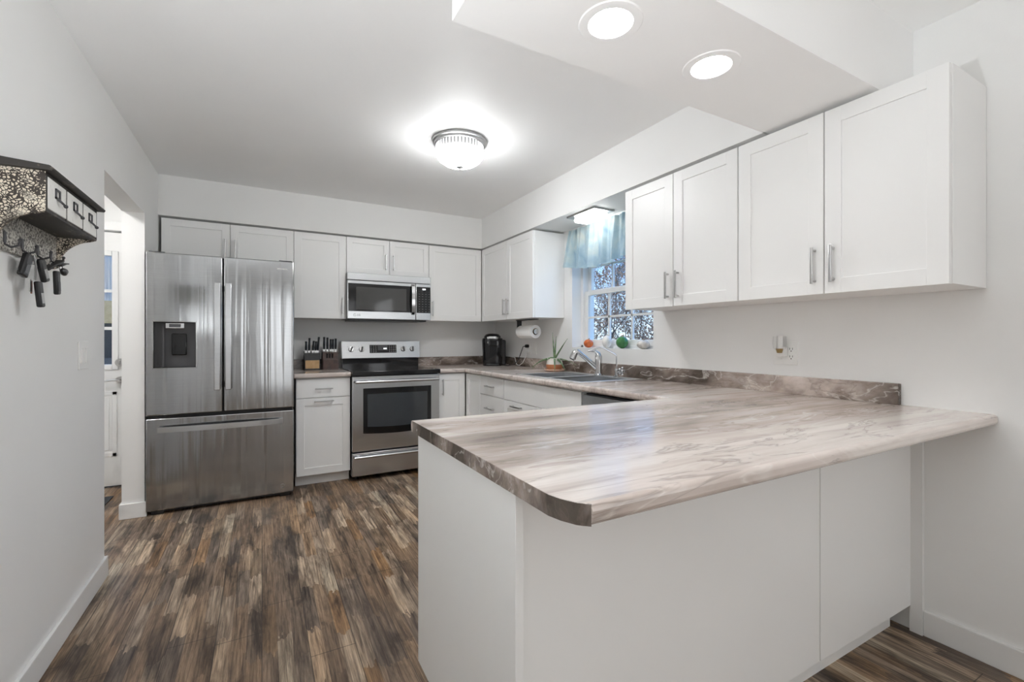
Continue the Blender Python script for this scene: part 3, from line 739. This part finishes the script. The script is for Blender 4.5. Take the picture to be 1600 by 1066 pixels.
for x in (rx0 + .05, rx1 - .05): s.box(x - .012, x + .012, ryf - .03, ryf + .002, .196, .214, .003)
rw('handle', s, M['steel'], dw)
rw('backguard_base', MB().box(rx0 + .012, rx1 - .012, 4.535, 4.60, .920, 1.01), M['blackgloss'])
tilt = Matrix.Translation((0, 4.52, 1.005)) @ Matrix.Rotation(R(-9), 4, 'X') @ Matrix.Translation((0, -4.52, -1.005))
s = MB(); s.box(rx0, rx1, 4.500, 4.575, 1.000, 1.172, .006, M=tilt); cp = rw('control_panel', s, M['steel'])
for i, (x, tk) in enumerate(((.742, 20), (.838, 10), (1.240, -10), (1.332, 0))):
    s = MB(); Mx = tilt
    b = bmesh.new(); bmesh.ops.create_cone(b, cap_ends=True, segments=28, radius1=.027, radius2=.023, depth=.018); s._add(b, 0, True, Mx @ Matrix.Translation((x, 4.490, 1.090)) @ Matrix.Rotation(R(90), 4, 'X'))
    s.box(-.006, .006, -.018, 0, -.022, .022, .002, M=Mx @ Matrix.Translation((x, 4.484, 1.090)) @ Matrix.Rotation(R(tk), 4, 'Y'), m=1)
    for a in range(-2, 3):
        s.box(-.0015, .0015, -.0006, .0, .036, .041, m=2, M=Mx @ Matrix.Translation((x, 4.500, 1.090)) @ Matrix.Rotation(R(a * 50), 4, 'Y'))
    rw('knob', s, [M['chrome'], M['greyplastic'], M['black']], cp)
s = MB(); s.box(.912, 1.172, 4.4985, 4.503, 1.052, 1.132, .001, M=tilt); dp = rw('display_panel', s, M['blackgloss'], cp)
s = MB(); s.box(.990, 1.085, 4.4975, 4.4990, 1.078, 1.126, M=tilt, m=0)
for x in (1.045, 1.056, 1.067): s.box(x, x + .007, 4.4970, 4.4976, 1.088, 1.101, M=tilt, m=1)
for r in range(4):
    for x in [.922, .944, .966] + [1.098, 1.118, 1.138, 1.156]:
        s.box(x, x + .010, 4.4975, 4.4988, 1.060 + r * .018, 1.067 + r * .018, M=tilt, m=2)
rw('display_buttons', s, [M['greyplastic'], emit('lit_digits', (.8, .9, .9), .7), plain('button_grey', (.25, .25, .25), .5)], cp)

# ------------------------------------------------------------ microwave
def touch_mat():
    t = NT('touch_key_glass'); tc = t.N('TexCoord'); sp = t.N('SeparateXYZ'); t.L(tc.outputs['Object'], sp.inputs[0])
    fx_ = t.math('FRACT', t.math('DIVIDE', sp.outputs[0], .032)); fz_ = t.math('FRACT', t.math('DIVIDE', sp.outputs[2], .024))
    k = t.math('MULTIPLY', t.math('LESS_THAN', t.math('ABSOLUTE', t.math('SUBTRACT', fx_, .5)), .17), t.math('LESS_THAN', t.math('ABSOLUTE', t.math('SUBTRACT', fz_, .5)), .08))
    k = t.math('MULTIPLY', k, t.math('LESS_THAN', sp.outputs[2], .275))
    t.set(Base_Color=t.mix(k, (.008, .008, .009), (.20, .20, .20)), Roughness=.08); return t.m
t = thing('microwave', 'stainless over-the-range microwave with black glass door under the short cabinet', 'microwave', (1.049, 4.4, 1.369))
def mw(n, mb, m, p=None): return obj(n, mb, m, p or t, world=True)
mx0, mx1, myf = .664, 1.434, 4.245
mw('body', MB().box(mx0, mx1, 4.275, 4.60, 1.372, 1.783, .002), M['darkgrey'])
mw('underside_vent', MB().box(mx0 + .03, mx1 - .03, 4.29, 4.58, 1.357, 1.373, .003), M['black'])
s = MB(); s.box(mx0, mx1, myf, 4.28, 1.722, 1.786, .003); mw('top_grille', s, M['steel'])
s = MB(); s.box(mx0, 1.284, myf - .004, 4.276, 1.372, 1.718, .004); md_ = mw('door', s, M['steel'])
s = MB(); s.box(mx0 + .008, 1.276, myf - .0060, myf - .003, 1.440, 1.690, .002); mw('door_glass', s, M['blackgloss'], md_)
s = MB(); s.box(mx0 + .075, 1.195, myf - .0068, myf - .0055, 1.455, 1.660); mw('window_screen', s, plain('microwave_screen', (.07, .07, .068), .06, var=.04), md_)
s = MB(); s.box(1.288, mx1, myf - .002, 4.276, 1.372, 1.718, .003); cpn = mw('control_panel', s, M['steel'])
s = MB(); s.box(1.294, mx1 - .003, myf - .004, myf - .001, 1.440, 1.690, .001); mw('touch_panel', s, touch_mat(), cpn)
s = MB()
for k, x in enumerate((1.352, 1.362, 1.374)): s.box(x, x + .008, myf - .0048, myf - .0038, 1.662, 1.674, m=0)
mw('clock_digits', s, emit('lit_clock', (.8, .9, .9), .9), cpn)
s = MB(); s.tube([(1.258, myf - .004, 1.425), (1.255, myf - .030, 1.445), (1.253, myf - .043, 1.50), (1.252, myf - .047, 1.565), (1.253, myf - .043, 1.63), (1.255, myf - .030, 1.685), (1.258, myf - .004, 1.705)], .0, flat=(.030, .010)); mw('handle', s, M['chrome'], md_)
# maker's mark on the lower door edge
s = MB(); lx, lz = .728, 1.406
s.tube([(lx + .011 * math.cos(a * math.pi / 12), myf - .0046, lz + .011 * math.sin(a * math.pi / 12)) for a in range(3, 25)], .0012, 6)
s.tube([(lx, myf - .0046, lz + .006), (lx, myf - .0046, lz - .005), (lx + .005, myf - .0046, lz - .005)], .001, 6)
s.mesh(text_mesh('LG', .024), M=Matrix.Translation((lx + .034, myf - .0046, lz)) @ Matrix.Rotation(R(90), 4, 'X'))
mw('maker_mark', s, M['greyplastic'], md_)

# ------------------------------------------------------------ counter things
# knife blocks
def knife_block(lab, x, y, w, d, h, mats, slope):
    t = thing('knife_block', lab, 'knife block', (x, y, ZT))
    s = MB(); s.prism([(-d / 2, 0), (d / 2, 0), (d / 2 + .02, h), (-d / 2 + .015, h - slope)], 'x', -w / 2, w / 2, bev=.003); o = obj('block', s, mats[0], t)
    s = MB(); s.box(-w / 2 + .006, w / 2 - .006, -d / 2 - .004, -d / 2 + .004, .012, h * .52, .002); obj('front_plate', s, mats[1], t)
    return t
wood_l = leafmat('bamboo_wood', (.52, .32, .14), (.62, .40, .20), .4)
wood_d = leafmat('dark_cherry_wood', (.045, .020, .014), (.085, .04, .028), .3)
knife_block('knife block with black top and pale bamboo front, nearer the refrigerator', .395, 4.47, .128, .11, .165, (M['black'], wood_l), .02)
knife_block('dark red-brown wooden knife block beside the range', .548, 4.46, .135, .11, .175, (wood_d, wood_d), .02)
def knife(x, y, z, L, lean, lab, grp, bolster=False):
    k = thing('knife', lab, 'knife', (x, y, z), 0, grp)
    a = Vector((lean, .10, 1)).normalized()
    s = MB(); s.tube([a * 0.012, a * (L * .4), a * (L * .75), a * L], [.0085, .0105, .0085, .0095], 8); obj('handle', s, M['black'], k)
    s = MB(); s.tube([a * -.06, a * 0.016], 0, flat=(.003, .018)); obj('blade', s, M['chrome'], k)
o5 = ('leftmost', 'second', 'middle', 'fourth', 'rightmost')
for i, (dx, L, ln) in enumerate(((-.048, .095, .02), (-.022, .125, .04), (.008, .10, .10), (.030, .095, .08), (.048, .135, .10))):
    knife(.395 + dx, 4.475, ZT + .160, L, ln, '%s black-handled knife in the bamboo-fronted block' % o5[i], 'knives in the bamboo-fronted block')
for i, (dx, L) in enumerate(((-.050, .125), (-.022, .12), (.006, .105), (.026, .105), (.050, .11))):
    knife(.548 + dx, 4.475, ZT + .170, L, .02, '%s black-handled knife in the back row of the dark wooden block' % o5[i], 'knives in the dark wooden block')
for i, dx in enumerate((-.030, -.008, .014)):
    k = thing('knife', '%s short steak knife in the front of the dark wooden block' % ('left', 'centre', 'right')[i], 'knife', (.548 + dx, 4.408, ZT + .135), 0, 'steak knives in the dark block')
    s = MB(); s.tube([(0, .012, -.03), (0, -.012, .012)], .0065, 8); obj('handle', s, M['black'], k)
    s = MB(); s.cyl((0, -.012, .012), (0, -.0135, .015), .0066, n=10); obj('end_cap', s, M['chrome'], k)

# coffee maker
t = thing('coffee_maker', 'black single-cup coffee maker in the counter corner', 'coffee maker', (2.115, 4.27, ZT), R(-25))
sq = lambda a, z: 1 / (abs(math.cos(a)) ** 4 + abs(math.sin(a)) ** 4) ** .25
s = MB(); s.lathe([(0, 0), (.098, 0), (.102, .008), (.103, .03), (.104, .12), (.108, .20), (.110, .255), (.106, .280), (.090, .290), (0, .290)], n=48, rfun=sq); obj('housing', s, M['blackgloss'], t)
s = MB(); s.lathe([(0, 0), (.088, 0), (.086, .018), (.070, .036), (.04, .045), (0, .047)], (0, 0, .288), n=40); obj('lid', s, M['blackgloss'], t)
s = MB(); s.tube([(-.055, -.100, .285), (-.03, -.112, .292), (.03, -.112, .292), (.055, -.100, .285)], 0, flat=(.008, .022)); obj('lid_handle', s, M['nickel'], t)
s = MB(); s.box(-.065, .065, -.135, -.09, 0, .022, .006); obj('drip_tray', s, M['black'], t)
s = MB(); s.box(.085, .14, -.03, .10, .0, .27, .018, seg=3); obj('water_tank', s, plain('smoked_plastic', (.03, .03, .033), .12), t)

# paper towel
t = thing('paper_towel_holder', 'black under-cabinet paper towel bracket left of the window', 'paper towel holder', (2.16, 3.64, ZU0))
s = MB(); s.box(-.025, .025, -.17, .165, -.008, -.0005, .002); obj('mount_plate', s, M['black'], t)
s = MB(); s.box(-.024, .024, .135, .147, -.135, -.004, .003); obj('arm', s, M['black'], t)
s = MB(); s.cyl((0, .14, -.115), (0, -.165, -.115), .012); s.cyl((0, -.158, -.115), (0, -.166, -.115), .024); obj('spindle', s, M['chrome'], t)
t = thing('paper_towel_roll', 'white paper towel roll on the under-cabinet bracket', 'paper towel', (2.16, 3.50, 1.257))
s = MB(); Mr = Matrix.Translation((0, .115, 0)) @ Matrix.Rotation(R(90), 4, 'X')
s.lathe([(.030, -.13), (.058, -.13), (.060, -.126), (.060, .126), (.058, .13), (.030, .13), (.030, -.13)], n=40, M=Mr); obj('sheets', s, M['paper'], t)
s = MB(); s.lathe([(.0305, -.1305), (.0305, .1305), (.028, .1305), (.028, -.1305), (.0305, -.1305)], n=28, M=Mr); obj('core', s, plain('cardboard', (.35, .26, .17), .9), t)

# aloe plant
px, py = 2.195, 3.235
t = thing('potted_aloe', 'aloe plant in a white and terracotta glazed pot beside the sink', 'potted plant', (px, py, ZT))
s = MB(); s.lathe([(0, .012), (.050, .012), (.066, .022), (.073, .040), (.071, .060)], n=40); s.lathe([(.071, .060), (.066, .082), (.060, .106), (.062, .112), (.056, .113), (.053, .100), (0, .098)], n=40, m=1)
obj('pot', s, [leafmat('terracotta_glaze', (.42, .15, .06), (.52, .21, .09), .3), plain('white_glaze', (.74, .70, .64), .35, var=.05, vscale=30)], t)
s = MB(); s.lathe([(0, 0), (.060, 0), (.082, .008), (.090, .022), (.086, .022), (.078, .012), (0, .011)], n=60, rfun=lambda a, z: 1 + .04 * math.cos(8 * a)); obj('saucer', s, leafmat('peach_glaze', (.62, .40, .28), (.70, .50, .38), .3), t)
s = MB(); s.lathe([(0, .101), (.054, .100)], n=24); obj('soil', s, M['rubber'], t)
green = leafmat('aloe_leaf', sr(70, 96, 62), sr(128, 152, 112), .45)
def leaf(dirx, diry, L, rise, droop, w):
    b_ = MB(); n = 10; pth = []; rr = []
    for k in range(n + 1):
        u = k / n; pth.append((dirx * L * u, diry * L * u, .10 + rise * u - droop * u * u)); rr.append(max(.0015, w * (1 - u) ** .75))
    b_.tube(pth, rr, 8); obj('leaf', b_, green, t)
# x/y directions chosen around the crown
for a in ((.10, .30, .20, .235, 0, .009), (.05, -.10, .16, .20, 0, .010), (.20, -.85, .17, .20, .02, .009), (-.15, .45, .25, .05, .06, .011), (-.75, .6, .20, .05, .12, .012),
          (-.35, .93, .24, .06, .14, .010), (-.1, -1.0, .19, .04, .13, .014), (-.55, -.83, .19, .05, .14, .012), (.35, -.93, .22, .04, .08, .007), (-.9, -.2, .12, .08, .10, .012), (.3, .6, .10, .16, 0, .008)):
    leaf(*a)

# outlets, switches, cords
def plate(name, lab, cat, x, y0, y1, z0, z1, face, kind, grp=None):
    """face=-1 looks to -X, face=1 to +X"""
    t = thing(name, lab, cat, (x, (y0 + y1) / 2, (z0 + z1) / 2), 0, grp); w = (y1 - y0) / 2; h = (z1 - z0) / 2
    def bx(mb, d0, d1, a, b_, c, d, bev=0, m=0): mb.box(min(face * d0, face * d1), max(face * d0, face * d1), a, b_, c, d, bev, m)
    s = MB(); bx(s, 0, .006, -w, w, -h, h, .002); obj('cover_plate', s, M['white'], t)
    n = len(kind)
    for i, k in enumerate(kind):
        yc = -w + (2 * i + 1) * w / n
        s = MB()
        if k == 'r': bx(s, .004, .011, yc - .016, yc + .016, -.032, .032, .002); obj('rocker', s, M['white'], t)
        else:
            bx(s, .005, .0075, yc - .017, yc + .017, -.034, .034, .001)
            for zc in (-.019, .019):
                bx(s, .0070, .0078, yc - .008, yc - .0055, zc - .002, zc + .008, m=1); bx(s, .0070, .0078, yc + .0055, yc + .008, zc - .002, zc + .008, m=1); bx(s, .0070, .0078, yc - .0025, yc + .0025, zc - .011, zc - .006, m=1)
            obj('receptacle', s, [M['white'], M['black']], t)
    return t
plate('wall_outlet', 'white two-gang outlet plate holding the night light on the right wall', 'outlet', XR, 1.290, 1.412, 1.058, 1.176, -1, 'or')
plate('wall_outlet', 'white outlet plate with two plugged cords behind the coffee maker', 'outlet', XR, 3.845, 3.922, 1.040, 1.162, -1, 'o')
plate('wall_switch', 'white switch plate between the plugged outlet and the window', 'light switch', XR, 3.735, 3.805, 1.040, 1.162, -1, 'r')
plate('wall_switch', 'white switch plate on the left wall beside the doorway', 'light switch', XL, 2.596, 2.712, 1.056, 1.177, 1, 'rr')
t = thing('night_light', 'plug-in night light with clear glass and white bulb on the near outlet', 'night light', (XR - .012, 1.358, 1.13))
s = MB(); s.box(-.028, .002, -.022, .022, -.030, .018, .004); obj('plug_body', s, M['white'], t)
s = MB(); s.lathe([(0, -.012), (.012, -.012), (.018, .010), (0, .010)], (-.030, 0, 0), n=24); obj('brass_base', s, plain('aged_brass', (.36, .26, .12), .35, .8), t)
s = MB(); s.lathe([(0, .010), (.014, .010), (.014, .070), (.012, .074), (0, .075)], (-.030, 0, 0), n=24); obj('bulb', s, M['white'], t)
s = MB(); s.lathe([(.020, .002), (.029, .012), (.032, .035), (.030, .065), (.030, .072), (.028, .072), (.028, .065), (.030, .035), (.027, .012), (.019, .004)], (-.030, 0, 0), n=28); obj('glass_shade', s, M['pane'], t)
s = MB(); s.cyl((XR - .008, 3.883, 1.120), (XR - .040, 3.883, 1.120), .016); s.tube([(XR - .04, 3.883, 1.12), (XR - .065, 3.89, 1.115), (XR - .075, 3.91, 1.06), (XR - .08, 3.95, .99), (XR - .10, 4.0, .935), (XR - .13, 4.08, .919), (XR - .145, 4.13, .919)], .004, 8)
tag(origin_to(obj('power_cord', s, M['black']), (XR - .008, 3.883, 1.12)), 'black power cord plugged in above the counter and running to the coffee maker', 'cord')
s = MB(); s.box(XR - .034, XR - .008, 3.868, 3.898, 1.060, 1.094, .004); s.tube([(XR - .03, 3.883, 1.062), (XR - .035, 3.885, 1.02), (XR - .05, 3.92, .955), (XR - .06, 3.97, .926), (XR - .062, 4.02, .93), (XR - .055, 4.06, .97), (XR - .04, 4.10, 1.0), (XR - .030, 4.13, .999), (XR - .03, 4.24, 1.006), (XR - .03, 4.30, 1.007)], .0028, 8)
tag(origin_to(obj('charger_cord', s, M['white']), (XR - .02, 3.883, 1.077)), 'thin white charger cord looping down from the outlet onto the counter', 'cord')

# window sill gourds
def gourd(name, lab, cat, y, r, h, col, ribs, x=XR + .05, stemc=(.30, .24, .14), depth=.06):
    t = thing(name, lab, cat, (x, y, WZ0), 0, 'ceramic gourds on the window sill')
    m1 = leafmat('glaze_' + str(int(y * 1000)), tuple(c * .85 for c in col), tuple(min(1, c * 1.15) for c in col), .25)
    pr = []
    for k in range(17):
        a = -math.pi / 2 + math.pi * k / 16
        pr.append((max(0, r * math.cos(a) * (1 if k < 9 else (1 - .0 * k))), h / 2 + h / 2 * math.sin(a) * (.98)))
    pr[0] = (r * .55, .0); pr[-1] = (0, h * .95)
    pr = [(0, 0)] + pr
    s = MB(); s.lathe(pr, n=64, rfun=lambda a, z: 1 - depth + depth * abs(math.cos(ribs * a / 2))); obj('body', s, m1, t)
    s = MB(); s.tube([(0, 0, h * .90), (.002, 0, h * 1.0), (.008, -.004, h * 1.10)], [.009, .006, .005], 8); obj('stem', s, plain('stem_' + str(int(y * 1000)), stemc, .5), t)
    return t
def ysill(px_):   # where a picture column meets the sill depth, from the survey
    u = (px_ - 800) / 710; q = (.482 + .876 * u) / (.876 - .482 * u); return (XR + .05) / q
gourd('pumpkin', 'small orange ceramic pumpkin at the left end of the window sill', 'pumpkin', ysill(919.5), .040, .070, sr(205, 105, 50), 10)
gourd('gourd', 'tall smooth white ceramic gourd on the window sill', 'gourd', ysill(948), .038, .100, (.78, .76, .73), 6, depth=.015, stemc=(.6, .58, .52))
gourd('pumpkin', 'green ceramic pumpkin in the middle of the window sill', 'pumpkin', ysill(972), .046, .092, sr(62, 120, 66), 10)
gourd('pumpkin', 'pale grey ceramic pumpkin at the right end of the window sill', 'pumpkin', ysill(1005), .046, .064, (.62, .58, .53), 10)

# valance
def cloth():
    t = NT('pale_blue_satin'); n = t.noise(t.coords((1, 2.5, 1.5)), 4, 4, .5, 1)
    t.set(Base_Color=t.ramp(n, [(.3, sr(160, 190, 206)), (.55, sr(200, 219, 224)), (.75, sr(222, 228, 224))]), Roughness=.35, Sheen_Weight=.3)
    t.bump(t.noise(t.coords((1, 3, 2)), 7, 5, .6, 2), .5, .012); return t.m
t = thing('window_valance', 'pale blue satin valance gathered on a rod across the window top', 'curtain', (2.26, 2.68, 1.78))
def vfn(u, v):
    y = 3.135 - .93 * u
    z0 = 1.775 + .018 * math.cos(u * 2 * math.pi * 1.2 + .5) - .01 * u
    z = 2.100 - (2.100 - z0) * v
    amp = .010 + .022 * v
    x = 2.278 - amp * math.sin(u * 2 * math.pi * 7.3 + .8 * math.sin(u * 9)) - .006 * math.sin(u * 2 * math.pi * 23 + v * 2)
    if u < .10: y += (.025 * v) * (1 - u / .10); x -= .045 * v * (1 - u / .10)
    return (x, y, z)
s = MB(); s.grid(160, 16, vfn, thick=.0015); obj('cloth', s, cloth(), t, world=True)
s = MB(); s.cyl((2.306, 3.17, 2.085), (2.306, 2.175, 2.085), .007); s.sphere((2.306, 3.17, 2.085), .011); s.cyl((2.306, 3.155, 2.085), (XR, 3.155, 2.085), .005); obj('rod', s, M['black'], t, world=True)

# ------------------------------------------------------------ key rack on the left wall
KY0, KY1, KX = 1.865, 2.345, -.568
t = thing('key_rack', 'distressed wooden key rack with three white drawers on the left wall', 'key rack', (XL, (KY0 + KY1) / 2, 1.456))
def kw(n, mb, m, p=None): return obj(n, mb, m, p or t, world=True)
def side(y0):
    # profile in (x,z): full depth on top, curving back to the wall below
    pts = [(XL, 1.690), (KX, 1.690), (KX, 1.572)] + [(KX - .108 * math.sin(a * math.pi / 20) , 1.572 - .006 - .108 * (1 - math.cos(a * math.pi / 20))) for a in range(1, 11)] + [(XL, 1.452)]
    s = MB(); s.prism(pts, 'y', y0, y0 + .012); return s
kw('side_panel', side(KY0), M['crackle']); kw('side_panel', side(KY1 - .012), M['crackle'])
kw('back_board', MB().box(XL, XL + .010, KY0 + .012, KY1 - .012, 1.456, 1.69), M['rackback'])
kw('shelf_board', MB().box(XL + .010, KX - .002, KY0 + .012, KY1 - .012, 1.572, 1.582), M['rackdark'])
s = MB(); s.prism([(XL, 1.690), (KX + .02, 1.690), (KX + .024, 1.698), (KX + .014, 1.706), (XL, 1.716)], 'y', KY0 - .018, KY1 + .018, bev=.002); kw('top_board', s, M['rackdark'])
s = MB(); s.box(KX - .014, KX + .001, KY0 + .004, KY1 - .004, 1.570, 1.580, .001); s.box(KX - .014, KX + .001, KY0 + .004, KY1 - .004, 1.680, 1.690, .001)
for k in range(4):
    y = KY0 + .002 + k * (KY1 - KY0 - .014) / 3; s.box(KX - .014, KX + .0015, y, y + .010, 1.575, 1.688, .001)
kw('face_frame', s, M['rackdark'])
for k in range(3):
    w = (KY1 - KY0 - .014) / 3; y0 = KY0 + .0135 + k * w; y1 = y0 + w - .013
    s = MB(); s.box(KX - .10, KX + .003, y0, y1, 1.582, 1.678, .002); d = kw('drawer', s, M['rackwhite'])
    yc = (y0 + y1) / 2 - .005; s = MB(); x = KX + .0045
    for a, b_, c, e in ((yc - .018, yc + .018, 1.652, 1.657), (yc - .018, yc + .018, 1.626, 1.631), (yc - .018, yc - .013, 1.626, 1.657), (yc + .013, yc + .018, 1.626, 1.657)):
        s.box(KX + .002, KX + .007, a, b_, c, e)
    s.tube([(KX + .004, yc, 1.628), (KX + .012, yc + .004, 1.620), (KX + .016, yc + .018, 1.614)], .0035, 8); s.sphere((KX + .017, yc + .022, 1.612), .006, n=8)
    kw('label_pull', s, M['darkgrey'], d)
for k in range(4):
    y = KY0 + .07 + k * .115; s = MB()
    s.tube([(XL + .008, y, 1.50), (XL + .010, y, 1.475), (XL + .025, y, 1.465), (XL + .042, y, 1.472), (XL + .045, y, 1.487)], .0035, 8); s.sphere((XL + .045, y, 1.489), .005, n=8); s.box(XL + .010, XL + .013, y - .008, y + .008, 1.478, 1.512, .001)
    kw('hook', s, M['darkgrey'])
hy = [KY0 + .07 + k * .115 for k in range(4)]
def fob(mb, c, L, w, th, tilt_y, tilt_x=0, m=0, m2=1):
    Mx = Matrix.Translation(c) @ Matrix.Rotation(tilt_x, 4, 'X') @ Matrix.Rotation(tilt_y, 4, 'Y')
    mb.box(-th / 2, th / 2, -w / 2, w / 2, -L, 0, th * .35, m=m, M=Mx, seg=3); mb.box(th / 2 - .001, th / 2 + .001, -w * .3, w * .3, -L * .85, -L * .45, .0005, m=m2, M=Mx)
t = thing('key_bunch', 'bunch of keys with black fobs and silver ring on the middle hooks', 'keys', (XL + .03, hy[1], 1.465))
s = MB(); s.tube([(.006 + .002 * math.cos(a), .018 * math.cos(a), -.016 + .018 * math.sin(a)) for a in [k * math.pi / 10 for k in range(21)]], .0013, 6); obj('key_ring', s, M['chrome'], t)
s = MB(); s.tube([(.008, 0, -.005), (.012, .004, -.04), (.010, .002, -.085)], 0, flat=(.010, .003)); obj('strap', s, M['nickel'], t)
s = MB(); fob(s, (.004, -.025, -.006), .075, .042, .016, R(8), R(-12)); obj('key_fob', s, [M['black'], M['greyplastic']], t)
s = MB(); fob(s, (.012, .034, -.010), .078, .036, .016, R(-6), R(14)); obj('key_fob', s, [M['black'], M['nickel']], t)
s = MB(); fob(s, (.014, .012, -.088), .085, .032, .015, R(-4), R(4), m=0); obj('key_fob', s, [M['black'], M['nickel']], t)
s = MB(); s.box(.004, .006, -.022, -.010, -.125, -.085, .0005); s.box(.003, .005, -.010, .0, -.13, -.088, .0005, m=1); obj('key', s, [M['nickel'], plain('copper_key', (.30, .10, .06), .35, .8)], t)
t = thing('key_bunch', 'black key fob with hanging strap on the far hook of the rack', 'keys', (XL + .034, hy[2] + .03, 1.462))
s = MB(); s.tube([(.004, .014 * math.cos(a), -.012 + .014 * math.sin(a)) for a in [k * math.pi / 10 for k in range(21)]], .0013, 6); obj('key_ring', s, M['chrome'], t)
s = MB(); fob(s, (.01, .02, -.03), .085, .030, .014, 0, R(6)); obj('key_fob', s, [M['black'], M['darkgrey']], t)
s = MB(); s.tube([(0, -.045, -.035), (.01, -.01, -.012), (.012, .03, 0), (.01, .055, .012)], 0, flat=(.024, .006)); obj('strap', s, M['black'], t)
t = thing('key_bunch', 'small oval grey key fob at the far end of the key rack', 'keys', (XL + .035, hy[3] - .005, 1.462))
s = MB(); s.tube([(.004, .014 * math.cos(a), -.012 + .014 * math.sin(a)) for a in [k * math.pi / 10 for k in range(21)]], .0013, 6); obj('key_ring', s, M['chrome'], t)
s = MB(); s.sphere((.012, .0, -.026), .026, n=12, sc=(.35, 1.0, .55)); s.sphere((.016, .0, -.024), .020, n=12, m=1, sc=(.35, 1.0, .55)); obj('key_fob', s, [M['black'], M['greyplastic']], t)
s = MB(); s.tube([(.008, -.03, -.008), (.012, 0, .004), (.012, .025, .008)], 0, flat=(.016, .005)); obj('strap', s, M['black'], t)

# ------------------------------------------------------------ hall mat, porch
s = MB(); s.box(-1.75, -.98, 3.75, 4.45, .001, .008, .002); s.box(-1.70, -1.03, 3.80, 4.40, .006, .010, .001, m=1)
tag(origin_to(obj('door_mat', s, [plain('mat_border', (.05, .055, .06), .9), plain('mat_weave', (.42, .42, .42), .95, var=.25, vscale=60)]), (-1.36, 4.1, .001)), 'grey door mat with dark border on the hall floor', 'door mat')
s = MB(); s.box(-2.6, -.4, 6.0, 6.1, -.1, 1.35); s.box(-2.6, -.4, 5.98, 6.02, 1.35, 1.62, m=1); s.box(-2.6, -.4, 5.97, 6.01, .92, 1.00, m=2)
pw = tag(origin_to(obj('porch_wall', s, [plain('porch_dark', (.02, .02, .022), .7), wood_l, M['greyplastic']]), (-1.5, 6.05, -.1)), 'dark porch wall with brown board seen through the hall door glass', 'porch wall')

# ------------------------------------------------------------ outdoors beyond the window
s = MB(); s.box(2.6, 60, -10, 65, -3.5, -3.4)
g = obj('lawn', s, leafmat('dry_lawn', (.16, .17, .09), (.26, .25, .15), .9)); g['kind'] = 'structure'
bark = leafmat('bark', (.045, .032, .026), (.10, .075, .06), .9)
brownleaf = leafmat('brown_leaf', (.20, .10, .07), (.44, .26, .18), .7)
def tree(lab, x, y, h, seed, leaves, spread=.55, r0=.07, lift=.28):
    rnd = random.Random(seed); t = thing('tree', lab, 'tree', (x, y, -3.4), 0, 'trees outside the window')
    B = MB(); bm = B.bm; tips = []
    def seg(a, b_, ra, rb):
        d = (b_ - a).normalized(); ref = Vector((1, 0, 0)) if abs(d.x) < .8 else Vector((0, 1, 0)); u = d.cross(ref).normalized(); w = d.cross(u)
        A = [bm.verts.new(a + (u * math.cos(k * 1.2566) + w * math.sin(k * 1.2566)) * ra) for k in range(5)]
        D = [bm.verts.new(b_ + (u * math.cos(k * 1.2566) + w * math.sin(k * 1.2566)) * rb) for k in range(5)]
        for k in range(5): bm.faces.new((A[k], A[(k + 1) % 5], D[(k + 1) % 5], D[k]))
    def grow(p, d, L, r, depth):
        n = 3
        for k in range(n):
            d2 = (d + Vector((rnd.uniform(-.22, .22), rnd.uniform(-.22, .22), rnd.uniform(-.08, .2)))).normalized()
            q = p + d2 * (L / n); r2 = r * .86; seg(p, q, r, r2)
            if depth < 4 and (k > 0 or depth > 0):
                for _ in range(2 if depth < 3 else 1):
                    sd = (d2 + Vector((rnd.uniform(-1, 1), rnd.uniform(-1, 1), rnd.uniform(-.35, .6))) * (spread + .3)).normalized()
                    grow(q, sd, L * rnd.uniform(.5, .72), r2 * .55, depth + 1)
            if depth >= 2: tips.append(q)
            p, d, r = q, d2, r2
    grow(Vector((0, 0, 0)), Vector((rnd.uniform(-.1, .1), rnd.uniform(-.1, .1), 1)), h, r0, 0)
    obj('branches', B, bark, t)
    if leaves:
        Lf = MB(); bm = Lf.bm
        for q in tips:
            for _ in range(leaves):
                c = q + Vector((rnd.gauss(0, .10), rnd.gauss(0, .10), rnd.gauss(0, .10))); sz = rnd.uniform(.018, .036)
                u = Vector((rnd.uniform(-1, 1), rnd.uniform(-1, 1), rnd.uniform(-1, 1))).normalized(); w = u.cross(Vector((rnd.random(), rnd.random(), rnd.random()))).normalized()
                bm.faces.new([bm.verts.new(c + u * sz), bm.verts.new(c + w * sz * .6), bm.verts.new(c - u * sz), bm.verts.new(c - w * sz * .6)])
        o = obj('foliage', Lf, brownleaf, t); o['kind'] = 'stuff'
tree('nearest tree with dense brown leaves filling the left window panes', 6.2, 8.3, 3.3, 3, 4, r0=.045)
tree('bare branching tree across the middle window panes', 8.6, 9.9, 3.6, 11, 1, r0=.055)
tree('low twiggy tree with few leaves behind the lower right panes', 7.6, 7.3, 2.9, 21, 3, r0=.045)
tree('distant leafy brown tree behind the bare tree', 13.0, 16.4, 5.2, 33, 5, r0=.08)
tree('distant twiggy tree at the right window edge', 22.0, 18.5, 5.0, 45, 4, r0=.08)
